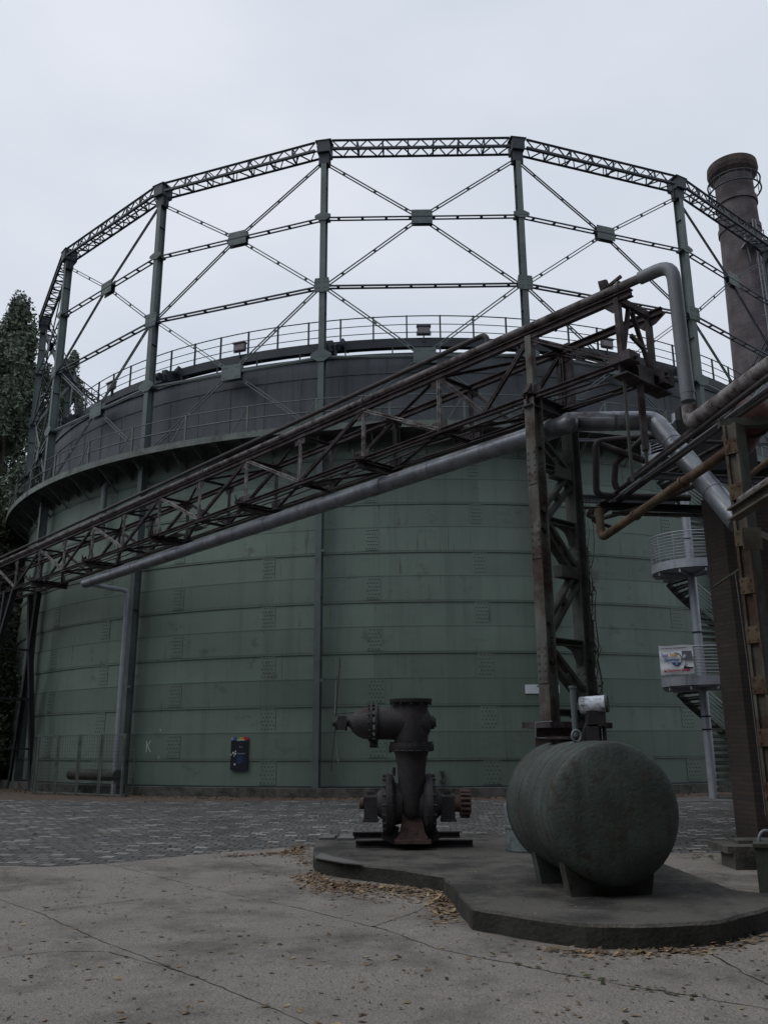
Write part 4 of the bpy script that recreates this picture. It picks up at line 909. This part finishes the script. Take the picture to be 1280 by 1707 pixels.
b=MB(); q4=[atZ(x,y,ZP) for x,y in ((524,1431),(545,1435),(575,1440),(606,1443),(590,1437),(560,1431),(535,1424))]; b.prism([(p.x,p.y) for p in q4],ZP-.002,ZP+.012); b.build('worn_lip',M['path'],o)
# ================================================================== GREEN TANK
TR=.685; TF=Vector((atY(1023,1360,9.05).x,9.05,1.0)); az=math.radians(-9.0); td=Vector((math.sin(az),math.cos(az),0))
TL=1.38
tk=thing('storage_tank',(TF+td*TL/2)-Vector((0,0,1.0-ZP)),'short fat dark green steel tank lying on two saddles on the concrete plinth','tank')
prof=[(-.15,0)]+[(-.15*math.cos(t)**1.0*1.0, TR*math.sin(t)**.9) for t in np.linspace(.12,math.pi/2,14)]+[(.02,TR),(TL-.02,TR)]+[(TL+.20*math.sin(t),TR*math.cos(t)) for t in np.linspace(.15,math.pi/2,10)]
b=MB(); b.curvelathe(TF,td,prof,64); b.build('shell',M['drum'],tk)
b=MB()
for t in (.0,.46,.92,TL-.02): b.lathe(TF,td,[(t,TR),(t,TR+.003),(t+.02,TR+.003),(t+.035,TR)],64)
b.build('weld_bands',M['drum'],tk)
xs=Vector((td.y,-td.x,0))
for t in (.26,1.14):
    b=MB(); c=TF+td*t
    pts=[c+xs*(-.42)+Vector((0,0,ZP-1.0)),c+xs*.42+Vector((0,0,ZP-1.0))]+[c+xs*(.48*math.cos(q_))*1.0+Vector((0,0,-math.sqrt(max(TR*TR-(.48*math.cos(q_))**2,0))+.0)) for q_ in np.linspace(0,math.pi,10)]
    b.plate(pts,.16,td); b.build('saddle',M['darksteel'],tk)
b=MB(); c=TF+td*.35+Vector((0,0,TR)); b.tube([c+xs*(.0)+Vector((math.sin(0),0,0))+xs*.055*math.cos(t)+Vector((0,0,.05+.07*math.sin(t))) for t in np.linspace(-.6,math.pi+.6,14)],.014,6); 
b=MB(); c=atY(961,1232,TF.y+.5); b.tube([Vector((c.x,c.y,TF.z+TR+.05))+xs*.05*math.cos(t)+Vector((0,0,.06*math.sin(t)+.0)) for t in np.linspace(0,2*math.pi,16)],.014,6); b.build('lifting_eye',M['galvdull'],tk)
b=MB(); c=Vector((atY(940,1240,TF.y+1.05).x,TF.y+1.05,TF.z+TR-.02)); b.lathe(c,(0,0,1),[(0,.16),(.04,.16),(.04,.20),(.07,.20),(.07,0)],20); b.build('manhole',M['rusty'],tk)
# vent pipe + bracket frame + small white drum pump behind the tank
YV=10.95
def vpt(x,y): return atY(x,y,YV)
v0=vpt(954,1145); b=MB(); b.tube([(v0.x+.02,YV,ZP),(v0.x+.0,YV,v0.z)],.038,10); b.lathe((v0.x,YV,v0.z-.02),(0,0,1),[(0,.05),(.03,.05),(.03,0)],10); o=b.build('vent_pipe',M['frame']); tag(o,'slim grey green vent pipe with a cap standing just behind the tank','vent pipe')
b=MB(); f=[vpt(893,1205),vpt(920,1203),vpt(920,1231),vpt(893,1231)]
z0_=f[2].z; P=fillet([Vector((f[1].x,YV,f[1].z)),Vector((f[0].x,YV,f[0].z)),Vector((f[3].x,YV,f[3].z)),Vector((f[2].x,YV,f[2].z)),Vector((f[2].x,YV,ZP))],.03,4); b.tube(P,.010,6); o=b.build('pipe_hoop',M['galvdull']); tag(o,'small white bent tube hoop on a stand left of the tower foot','hoop')
wp=thing('pump_motor',(vpt(988,1175).x,YV,ZP),'small pump with a peeling white cylinder on top, standing behind the green tank','pump')
c=vpt(988,1175); b=MB(); ax_=Vector((.93,-.36,.06)).normalized(); b.curvelathe(c-ax_*.165,ax_,[(0,0),(.0,.085),(.01,.105),(.33,.105)],24); b.build('drum',M['peel'],wp)
b=MB(); b.disc(c+ax_*.17,ax_,.108,.03,24); b.build('end_cap',M['darksteel'],wp)
b=MB(); b.box((c.x+.02,YV,c.z-.17),(.22,.16,.18)); b.box((c.x-.04,YV,c.z-.36),(.14,.16,.24)); b.tube([(c.x+.02,YV,ZP),(c.x+.02,YV,c.z-.1)],.045,10); b.tube([(c.x+.12,YV,ZP),(c.x+.12,YV,c.z-.15)],.025,8); b.beam((c.x-.2,YV,c.z-.5),(c.x-.05,YV,c.z-.2),.07,.07); b.build('stand',M['machine'],wp)
# pale drum section behind left of the tank
c=atZ(872,1424,ZP); b=MB(); cc=Vector((c.x+.08,c.y+.35,ZP)); b.lathe(cc,(0,0,1),[(0,.26),(.02,.27),(.30,.27),(.31,.28),(.34,.28),(.35,.27),(.62,.27),(.64,.26),(.64,0)],28); o=b.build('pale_barrel',mat('pale_blue_paint',(.17,.21,.215),.6,0,.3,5,rust=(.09,.10,.09),rustamt=.45,rustscale=4,bump=.2)); tag(o,'pale blue grey barrel standing just behind the left side of the tank','barrel')
# ================================================================== IRON PUMP / EXHAUSTER
YM=13.35
def mp_(x,y,dy=0): return atY(x,y,YM+dy)
s_=YM/1439*1.02
pm=thing('iron_pump',(mp_(685,1400).x,YM,ZP),'blackened cast iron gas pump with domed arm and flanged top on two rails','pump')
pxx=lambda x,y=1300:mp_(x,y).x
# rails
for (xa,ya_,xb_,yb_) in ((593,1411,789,1411),(588,1396,767,1396)):
    zr_=ZP+.05; a=atZ(xa,ya_,ZP+.02); c=atZ(xb_,yb_,ZP+.02); b=MB(); yy=a.y
    b.box(((a.x+c.x)/2,yy,ZP+.045),(c.x-a.x,.10,.09)) if 0 else b.ibeam((a.x,yy,ZP+.05),(c.x,yy,ZP+.05),.12,.10,.014); b.build('base_rail',M['machine'],pm)
# foot
xf=pxx(686); zf_=lambda y:mp_(686,y).z
b=MB()
prof=[(-.05,.52,.30),(.02,.46,.28),(.10,.36,.24),(.25,.30,.20),(.62,.27,.18)]
zb0=ZP+.13
b.box((xf,YM,ZP+.115),(.52,.50,.05))
for (z0__,w0,d0),(z1__,w1,d1_) in zip(prof[:-1],prof[1:]):
    P=[Vector((xf+sx*w0/2,YM+sy*d0/2,zb0+max(z0__,0))) for sx,sy in ((-1,-1),(1,-1),(1,1),(-1,1))]+[Vector((xf+sx*w1/2,YM+sy*d1_/2,zb0+z1__)) for sx,sy in ((-1,-1),(1,-1),(1,1),(-1,1))]
    b.hexa(P)
b.box((xf,YM-.14,zb0+.42),(.16,.03,.12)); 
for sx in (-.2,.2):
    for sy in (-.2,.2): b.tube([(xf+sx,YM+sy,ZP+.14),(xf+sx,YM+sy,ZP+.18)],.02,6)
b.build('foot',M['foot'],pm)
zA=zf_(1246); zB_=zf_(1352)
# tapering body column
b=MB(); b.curvelathe((xf,YM-.03,0),(0,0,1),[(zf_(1368),.04),(zf_(1362),.12),(zf_(1350),.165),(zf_(1320),.185),(zf_(1280),.21),(zf_(1262),.235),(zf_(1252),.262)],32)
b.build('column_body',M['machine'],pm)
b=MB(); b.lathe((xf,YM-.03,0),(0,0,1),[(zf_(1251),.26),(zf_(1251),.315),(zf_(1245),.325),(zf_(1245),.32),(zf_(1239),.32),(zf_(1239),.25)],36)
for t in np.linspace(0,2*math.pi,15)[:-1]: b.tube([(xf+.30*math.cos(t),YM-.03+.30*math.sin(t),zf_(1253)),(xf+.30*math.cos(t),YM-.03+.30*math.sin(t),zf_(1237))],.022,6)
b.tube([(xf-.33,YM-.03,zf_(1249)),(xf-.29,YM-.03,zf_(1249))],.05,8); b.tube([(xf+.29,YM-.03,zf_(1246)),(xf+.335,YM-.03,zf_(1246))],.055,8)
b.build('lower_flange',M['machine'],pm)
b=MB(); b.curvelathe((xf,YM-.03,0),(0,0,1),[(zf_(1241),.25),(zf_(1222),.262),(zf_(1205),.266),(zf_(1190),.266),(zf_(1182),.255),(zf_(1172),.26)],32)
b.build('valve_chamber',M['machine'],pm)
b=MB(); b.lathe((xf,YM-.03,0),(0,0,1),[(zf_(1173),.26),(zf_(1172),.315),(zf_(1167),.325),(zf_(1166),.325),(zf_(1166),.24),(zf_(1178),.23)],36)
for t in np.linspace(0,2*math.pi,13)[:-1]: b.tube([(xf+.295*math.cos(t),YM-.03+.295*math.sin(t),zf_(1176)),(xf+.295*math.cos(t),YM-.03+.295*math.sin(t),zf_(1171))],.018,6)
b.build('top_flange',M['machine'],pm)
zc=zf_(1205); ax0=Vector((-1,0,0))
ux=lambda px: xf-pxx(px,1205)
b=MB(); b.curvelathe((xf,YM-.03,zc),ax0,[(-ux(686)-.30,0),(-.30,.10),(-.27,.17),(-.18,.22),(-.05,.245),(.15,.25),(ux(645),.245),(ux(628),.24)],32); b.build('valve_arm',M['machine'],pm)
b=MB(); b.disc((xf+.31,YM-.03,zc),(1,0,0),.10,.07,20); b.disc((xf+.33,YM-.03,zc),(1,0,0),.08,.09,6); b.build('end_cap',M['machine'],pm)
b=MB()
for t0 in (ux(627),ux(619)): b.disc((xf-t0,YM-.03,zc),ax0,.285,.035,36)
for t in np.linspace(0,2*math.pi,15)[:-1]: b.tube([(xf-ux(630),YM-.03+.262*math.cos(t),zc+.262*math.sin(t)),(xf-ux(614),YM-.03+.262*math.cos(t),zc+.262*math.sin(t))],.02,6)
b.disc((xf-ux(623),YM-.03,zc-.30),ax0,.06,.12,12)
b.build('arm_flange',M['machine'],pm)
b=MB(); b.curvelathe((xf,YM-.03,zc-.005),ax0,[(ux(617),.24),(ux(605),.225),(ux(595),.185),(ux(588),.13),(ux(583),.06),(ux(580),.045),(ux(574),.045)],32); b.build('dome',M['machine'],pm)
b=MB()
for sy in (-.07,.07):
    for sz in (-.09,.0,.09): b.beam((xf-ux(577),YM-.03+sy,zc+sz),(xf-ux(563),YM-.03+sy,zc+sz),.022,.022)
b.disc((xf-ux(577),YM-.03,zc),ax0,.115,.03,16); b.disc((xf-ux(563),YM-.03,zc),ax0,.10,.04,16); b.disc((xf-ux(558),YM-.03,zc),ax0,.05,.06,12); b.tube([(xf-ux(580),YM-.03,zc),(xf-ux(556),YM-.03,zc)],.02,8)
for sy in (-.1,.1): b.box((xf-ux(570),YM-.03+sy,zc),(.12,.02,.2))
b.build('yoke',M['machine'],pm)
b=MB(); b.beam(mp_(591,1188),mp_(559,1191),.008,.01); b.build('tie_wire',M['machine'],pm)
# bent spokes of the former hand wheel
for (x0,y0,x1,y1,mm) in ((560,1196,567,1098,'machine'),(559,1196,562,1128,'machine'),(558,1190,561,1135,'galvdull'),(559,1212,552,1286,'machine'),(559,1212,564,1272,'galvdull')):
    b=MB(); b.beam(mp_(x0,y0,.0),mp_(x1,y1,.12 if y1<1200 else -.1),.014,.014); b.build('wheel_spoke',M[mm],pm)
# impeller casing halves, bearings and gear, all on one axis
zx=zf_(1341); xr=lambda px:pxx(px,1341)
for (xc_,sg) in ((648,-1),(716,1)):
    b=MB(); 
    prof=[(-.10,.30),(-.08,.37),(-.045,.42),(.0,.43),(.04,.43),(.045,.37),(.09,.34),(.10,.22),(.17,.16),(.18,.10)]
    b.lathe((xr(xc_),YM+.12,zx),(sg,0,0),prof,36)
    b.lathe((xr(xc_),YM+.12,zx),(sg,0,0),[(-.10,.30),(-.2,.28)],36)
    for t in np.linspace(0,2*math.pi,19)[:-1]: b.tube([(xr(xc_)-.06*sg,YM+.12+.40*math.cos(t),zx+.40*math.sin(t)),(xr(xc_)+.09*sg,YM+.12+.40*math.cos(t),zx+.40*math.sin(t))],.02,6)
    b.build('impeller_casing',M['machine'],pm)
b=MB(); b.tube([(xr(599),YM+.12,zx),(xr(770),YM+.12,zx)],.055,14); b.build('shaft',M['machine'],pm)
for xc_ in (618,747):
    b=MB(); b.box((xr(xc_),YM+.12,zx-.06),(.20,.22,.32)); b.tube([(xr(xc_)-.11,YM+.12,zx+.04),(xr(xc_)+.11,YM+.12,zx+.04)],.095,16); b.box((xr(xc_),YM+.12,zx+.15),(.1,.06,.05)); b.box((xr(xc_),YM+.05,zx-.23),(.23,.24,.03)); b.build('bearing_block',M['machine'],pm)
b=MB(); b.tube([(xr(599),YM+.12,zx),(xr(609),YM+.12,zx)],.075,14); b.build('shaft_end',M['foot'],pm)
b=MB(); b.disc((xr(763),YM+.10,zx),(1,0,0),.12,.10,18); b.disc((xr(772),YM+.10,zx),(1,0,0),.17,.09,20); 
for t in np.linspace(0,2*math.pi,17)[:-1]: b.tube([(xr(768),YM+.10+.18*math.cos(t),zx+.18*math.sin(t)),(xr(783),YM+.10+.18*math.cos(t),zx+.18*math.sin(t))],.028,6)
b.disc((xr(782),YM+.10,zx),(1,0,0),.15,.05,18)
b.build('coupling',M['foot'],pm)
b=MB(); b.tube([(xr(657),YM,zx+.4),(xr(657),YM,zx+.52)],.022,8); b.box((xr(657),YM,zx+.46),(.06,.05,.02)); b.build('oil_cup',M['machine'],pm)
b=MB(); b.beam((xr(645),YM+.12,ZP+.1),(xr(655),YM+.12,zx-.3),.14,.2); b.beam((xr(724),YM+.12,ZP+.1),(xr(712),YM+.12,zx-.3),.14,.2); b.build('casing_feet',M['machine'],pm)
# ================================================================== small wall valve
p=onwall(737,1292,21.95); a=math.atan2(p.x-CX,CY-p.y); Mw=wallmat(a,RT+.05,p.z)
b=MB(); b.box((0,.1,0.03),(.16,.04,.1)); b.box((0,-.05,.03),(.05,.3,.06)); b.box((0,-.2,.03),(.18,.05,.12)); b.box((.02,0,.06),(.1,.06,.06)); o=lmesh('wall_valve',b,M['darksteel'],None,Mw); tag(o,'small dark tap fitting low on the green wall, seen just right of the iron pump','valve')
# ================================================================== CAGE at the left
cg=thing('wire_cage',atZ(150,1318,0),'wire mesh cage against the green wall around the foot of the downpipe','cage')
hC=2.1
def cg_(px,r): p=onwall(px,1300,r); return Vector((p.x,p.y,0))
P4=[cg_(52,22.5),cg_(58,23.6),cg_(204,23.6),cg_(222,22.5)]
for a_,b2 in zip(P4[:-1],P4[1:]):
    L=(b2-a_).length; k=max(1,round(L/1.3))
    for i_ in range(k):
        s0=a_.lerp(b2,i_/k); s1=a_.lerp(b2,(i_+1)/k)
        b=MB()
        e_=(s1-s0).normalized()*.045
        for p_ in (s0+e_,s1-e_): b.beam(p_,p_+Vector((0,0,hC)),.045,.045)
        for z_ in (.08,hC-.03): b.beam(s0+e_*1.6+Vector((0,0,z_)),s1-e_*1.6+Vector((0,0,z_)),.035,.035)
        fp=b.build('frame',M['deck'],cg); b=MB()
        nn2=int((s1-s0).length/.12)
        for q_ in range(1,nn2): p_=s0.lerp(s1,q_/nn2); b.beam(p_+Vector((0,0,.08)),p_+Vector((0,0,hC)),.006,.006)
        for q_ in range(1,17): z_=.08+(hC-.08)*q_/17; b.beam(s0+Vector((0,0,z_)),s1+Vector((0,0,z_)),.006,.006)
        b.build('mesh_panel',M['mesh'],fp)
pipe('cage_pipe',[onwall(118,1291,22.75),onwall(196,1293,22.75)],.2,M['darksteel'],'fat grey pipe lying low inside the wire cage',n=20)
# ================================================================== CONCRETE STEPS right + dark bollard thing
st_=thing('stone_bench',atZ(1225,1450,0),'stack of old concrete blocks with a slab on top in front of the brick pier','blocks')
a=atZ(1200,1455,0)
b=MB(); ctr=atZ(1225,1447,0)
b.box((ctr.x+.40,ctr.y+.1,.255),(1.15,.75,.09)); b.build('slab',M['concrete'],st_)
for dx,dy,w_ in ((-.02,-.05,.32),(.42,-.05,.42)):
    b=MB(); b.box((ctr.x+dx+.08,ctr.y+dy,.103),(w_,.5,.206)); b.build('block',M['concrete'],st_)
b=MB(); b.box((ctr.x+.35,ctr.y+.25,.322),(.5,.4,.045)); b.box((ctr.x+.62,ctr.y-.1,.32),(.3,.2,.04)); b.build('tile',M['concrete'],st_)
c=atZ(1275,1492,0); bx=thing('dark_iron_box',(c.x+.35,c.y+.3,0),'dark mossy iron box cut off by the right edge of the picture','box')
b=MB(); b.prism([(c.x-.06,c.y),(c.x+.7,c.y-.02),(c.x+.98,c.y+.6),(c.x+.22,c.y+.6)],0,.50); b.build('body',M['darksteel'],bx)
b=MB(); b.prism([(c.x-.09,c.y-.03),(c.x+.74,c.y-.06),(c.x+1.02,c.y+.64),(c.x+.2,c.y+.64)],.50,.54); b.build('lid',M['darksteel'],bx)
b=MB(); pp=Vector((c.x+.17,c.y+.2,.54)); b.tube([pp+Vector((.09*math.cos(t),0,.12*math.sin(t))) for t in np.linspace(0,math.pi,12)],.02,8); b.build('handle',M['galvdull'],bx)
# ================================================================== LEAVES
def scatter(name,n,fn,size,m,zoff,label=None):
    V=[];Fc=[]
    for i_ in range(n):
        x,y,z=fn(); s=size*(.3+1.2*rng.random()**1.5); th=rng.random()*6.28; t1=rng.normal(0,.35); t2=rng.normal(0,.35)
        c_,s__=math.cos(th),math.sin(th); u=Vector((c_,s__,t1*.5))*s; v=Vector((-s__,c_,t2*.5))*s*.55; o=Vector((x,y,z+zoff+abs(t1)*s*.3))
        k=len(V); V+= [o-u,o-u*.2+v,o+u,o-u*.1-v,]; Fc.append((k,k+3,k+2,k+1))
    b=MB(); b.v=[tuple(v) for v in V]; b.f=Fc; b.sm=[False]*len(Fc); o=b.build(name,m); o['kind']='stuff'; o['label']=label; o['category']='leaves'; return o
def inside(p):
    x,y=p; c=False; n=len(pl)
    for i_ in range(n):
        a,b_=pl[i_],pl[(i_+1)%n]
        if (a.y>y)!=(b_.y>y) and x<(b_.x-a.x)*(y-a.y)/(b_.y-a.y)+a.x: c=not c
    return c
def f_sparse():
    while True:
        y=3+12.5*rng.random()**1.3; x=rng.uniform(-.5,.5)*y*1.05
        if not inside((x,y)): return x,y,.01
def f_plat():
    while True:
        y=rng.uniform(7.2,15); x=rng.uniform(-1.2,4)
        if inside((x,y)): return x,y,ZP
def along(pts,spread):
    P=[atZ(x,y,0) for x,y in pts]
    def f():
        while True:
            i_=rng.integers(len(P)-1); q=P[i_].lerp(P[i_+1],rng.random()); d=abs(rng.normal(0,spread)); x=q.x+rng.normal(0,.08)-d*.25; y=q.y-d
            if not inside((x,y)): return x,y,.01+.03*rng.random()*max(0,1-d/spread)
    return f
def f_far():
    y=rng.uniform(15,29.3); x=rng.uniform(-.5,.5)*y; return x,y,.012
LM2=mat('yellow_leaf',(.27,.205,.12),.85,0,.5,13,bump=0); LM3=mat('dark_leaf',(.05,.035,.025),.9,0,.5,13,bump=0)
scatter('fallen_leaves',1500,f_sparse,.026,M['leafmat'],.004,'brown leaves scattered over the concrete yard')
scatter('fallen_leaves',520,f_sparse,.028,LM2,.004,'yellowish leaves scattered over the concrete yard')
scatter('leaf_crumbs',5200,f_sparse,.009,LM3,.003,'fine dark leaf crumbs and grit over the concrete yard'); scatter('leaf_crumbs',3200,f_sparse,.009,M['path'],.003,'fine pale grit over the concrete yard')
scatter('plinth_crumbs',900,f_plat,.009,LM3,.003,'fine dark leaf crumbs on the concrete plinth')
scatter('fallen_leaves',500,f_sparse,.022,LM3,.004,'dark withered leaves scattered over the concrete yard')
dr=along([(520,1455),(560,1475),(640,1480),(737,1490),(765,1520)],.36)
scatter('leaf_drift',1500,dr,.033,M['leafmat'],.004,'drift of brown leaves along the left edge of the concrete plinth'); scatter('leaf_drift',500,dr,.035,LM2,.006,'paler leaves in the drift along the concrete plinth')
dr2=along([(905,1582),(1010,1592),(1100,1588),(1180,1584),(1280,1560)],.10)
scatter('leaf_drift',330,dr2,.030,M['leafmat'],.004,'leaves gathered along the front edge of the concrete plinth'); scatter('leaf_drift',160,dr2,.03,LM2,.006,'paler leaves along the front edge of the concrete plinth')
dr3=along([(490,1425),(505,1410),(520,1440)],.25); scatter('leaf_drift',420,dr3,.035,M['leafmat'],.004,'small heap of leaves at the left corner of the concrete plinth')
dr4=along([(380,1428),(450,1424),(500,1420)],.18); scatter('leaf_drift',330,dr4,.03,M['leafmat'],.004,'line of leaves where cobbles meet concrete')
scatter('plinth_leaves',130,f_plat,.022,M['leafmat'],.003,'few leaves lying on top of the concrete plinth')
scatter('yard_leaves',2600,f_far,.035,M['leafmat'],.004,'leaves scattered over the cobbles')
def f_wall():
    a=math.radians(rng.uniform(-60,25)); r=22.5+abs(rng.normal(0,.7)); p=GC+pol(a,r,0); return p.x,p.y,.01
scatter('wall_leaves',4500,f_wall,.045,M['leafmat'],.004,'brown leaf litter along the foot of the green wall')
def f_moss():
    q=along([(800,1590),(1011,1641),(1167,1666)],.06)() if rng.random()<.4 else along([(1240,1440),(1180,1428),(1150,1432)],.10)(); return q
scatter('moss_tufts',110,f_moss,.03,M['moss'],.004,'low moss and weeds growing in the slab joints')
# ================================================================== TREES
def leafmat2(name,c):
    m=bpy.data.materials.new(name); m.use_nodes=True; n=m.node_tree.nodes; l=m.node_tree.links; b=n['Principled BSDF']; b.inputs['Roughness'].default_value=.65
    g_=n.new('ShaderNodeNewGeometry'); t=n.new('ShaderNodeTexNoise'); t.inputs['Scale'].default_value=.9; l.new(g_.outputs['Position'],t.inputs['Vector'])
    rp_=n.new('ShaderNodeValToRGB'); rp_.color_ramp.elements[0].position=.35; rp_.color_ramp.elements[1].position=.68; rp_.color_ramp.elements[0].color=(*[q*.6 for q in c],1); rp_.color_ramp.elements[1].color=(*[q*1.5 for q in c],1); l.new(t.outputs['Fac'],rp_.inputs[0])
    l.new(rp_.outputs[0],b.inputs['Base Color']); return m
LF=leafmat2('poplar_foliage',(.10,.128,.09)); LF2=leafmat2('bush_foliage',(.06,.072,.042))
def tree(name,x,y,h,rad,label,n=26000,z0=1.5,m=LF,lean=0,cat='tree',leaf=.17,nb=110,group=None):
    t=thing(name,(x,y,0),label,cat,group)
    b=MB(); k=9
    b.tube([(x+lean*i/k*.5+rng.normal(0,.1),y,h*.93*i/k) for i in range(k+1)],[.45*(1-i/(k+1)) for i in range(k+1)],8)
    cl=[]
    for i_ in range(nb):
        f=(i_+rng.random())/nb; z=z0+(h-z0)*f; prof=max(.05,(math.sin(math.pi*min(1,(f*.93+.07))**.75))**.6)
        a=rng.random()*6.28; rr_=rad*prof*(.25+.85*rng.random()); c=np.array([x+lean*f*.5+rr_*math.cos(a),y+rr_*math.sin(a),z]); cl.append((c,rad*(.20+.22*rng.random())*(1.15-.55*f)))
        if i_%2==0: b.tube([(x+lean*f*.5,y,max(z-rr_*1.6,.5)),tuple(c)],[.07,.02],4)
    b.build('trunk',M['bark'],t)
    ci=rng.integers(len(cl),size=n); cen=np.array([c for c,_ in cl])[ci]; rs=np.array([r for _,r in cl])[ci]
    d=rng.normal(size=(n,3)); d/=np.linalg.norm(d,axis=1)[:,None]; d*= (rng.random((n,1))**.45)*rs[:,None]; d[:,2]*=1.7
    P=cen+d; P[:,2]=np.maximum(P[:,2],.2)
    a=rng.normal(size=(n,3)); a/=np.linalg.norm(a,axis=1)[:,None]; q=rng.normal(size=(n,3)); q=np.cross(a,q); q/=np.linalg.norm(q,axis=1)[:,None]
    s=leaf*(.5+rng.random((n,1))); V=np.concatenate([P-a*s,P+q*s*.55,P+a*s,P-q*s*.55],axis=1).reshape(-1,3)-np.array([x,y,0])
    me=bpy.data.meshes.new('crown'); me.vertices.add(4*n); me.vertices.foreach_set('co',V.astype(np.float32).ravel()); me.loops.add(4*n); me.loops.foreach_set('vertex_index',np.arange(4*n)); me.polygons.add(n); me.polygons.foreach_set('loop_start',np.arange(0,4*n,4)); me.polygons.foreach_set('loop_total',np.full(n,4)); me.update(); me.validate()
    me.materials.append(m); o=bpy.data.objects.new('crown',me); C.objects.link(o); o.parent=t
    return t
def tz(px,py,Y): p=atY(px,py,Y); return p
p=tz(34,512,50); tree('poplar_tree',p.x,50,p.z,3.3,'tall poplar rising left of the guide frame, nearest of the left trees',70000,leaf=.12,nb=170)
p=tz(-12,495,54); tree('poplar_tree',p.x-.6,54,p.z+.6,3.0,'tall poplar cut by the left edge of the picture',50000,leaf=.12,nb=150)
p=tz(10,560,52); tree('poplar_tree',p.x,52.5,p.z,3.0,'lower poplar between the two tall ones at the left edge',50000,leaf=.12,nb=150)
p=tz(128,590,84); tree('poplar_tree',p.x-.4,84,p.z,3.1,'poplar right of the leftmost steel column, seen through the guide frame',50000,leaf=.15,nb=130)
p=tz(104,625,80); tree('poplar_tree',p.x,80,p.z,2.6,'lower poplar behind the leftmost steel columns of the guide frame',30000,leaf=.15)
p=tz(66,660,64); tree('poplar_tree',p.x,66,p.z-1,3.2,'bushy poplar filling the gap behind the left edge of the guide frame',40000,z0=1,leaf=.13)
p=tz(5,780,44); tree('broad_tree',p.x-1.0,43,p.z,3.0,'dark leafy tree under the poplars at the left edge',50000,z0=.5,m=LF2,leaf=.11)
p=tz(0,1050,40); tree('bush',p.x-1.2,40.5,7.5,2.6,'dark bush in the lower left corner behind the bridge trestle',36000,z0=.2,m=LF2,cat='bush',nb=80,leaf=.10)
p=tz(0,900,60); tree('broad_tree',p.x-3,66,15,4.5,'dark tree far behind the trestle at the left edge',36000,z0=.5,m=LF2,leaf=.15)
# unseen buildings and poplars beside and behind the viewer, added to block low sky light
b=MB(); b.box((0,-28,12),(90,10,24)); hall=b.build('works_hall',M['pierbrick']); tag(hall,'long dark brick works hall closing the yard opposite the gas holder','building')
b=MB(); b.box((0,-28,24.2),(91,11,.4)); b.build('roof',M['dark'],hall)
for i in range(14):
    b=MB(); b.box((-40+i*6.1,-22.98,8),(3.2,.08,10)); b.build('window',M['girder'],hall)
b=MB(); b.box((22,-6,11),(20,32,22)); hall=b.build('casting_house',M['pierbrick']); tag(hall,'tall brick casting house on the right side of the yard','building')  # assumed building, added to darken the right side of the scene
b=MB(); b.box((22,-6,22.2),(21,33,.4)); b.build('roof',M['dark'],hall)
for i,(x,y) in enumerate(((-27,14),(-29,22),(-26,5),(-30,-4),(-28,30))): tree('poplar_tree',x,y,20+rng.random()*5,3.6,['poplar first in the row left of the yard','poplar second in the row left of the yard','poplar third in the row left of the yard','poplar fourth in the row left of the yard','poplar nearest the gas holder in the row left of the yard'][i],12000,leaf=.3,nb=60)  # tree row out of view, added to keep sky light off the left
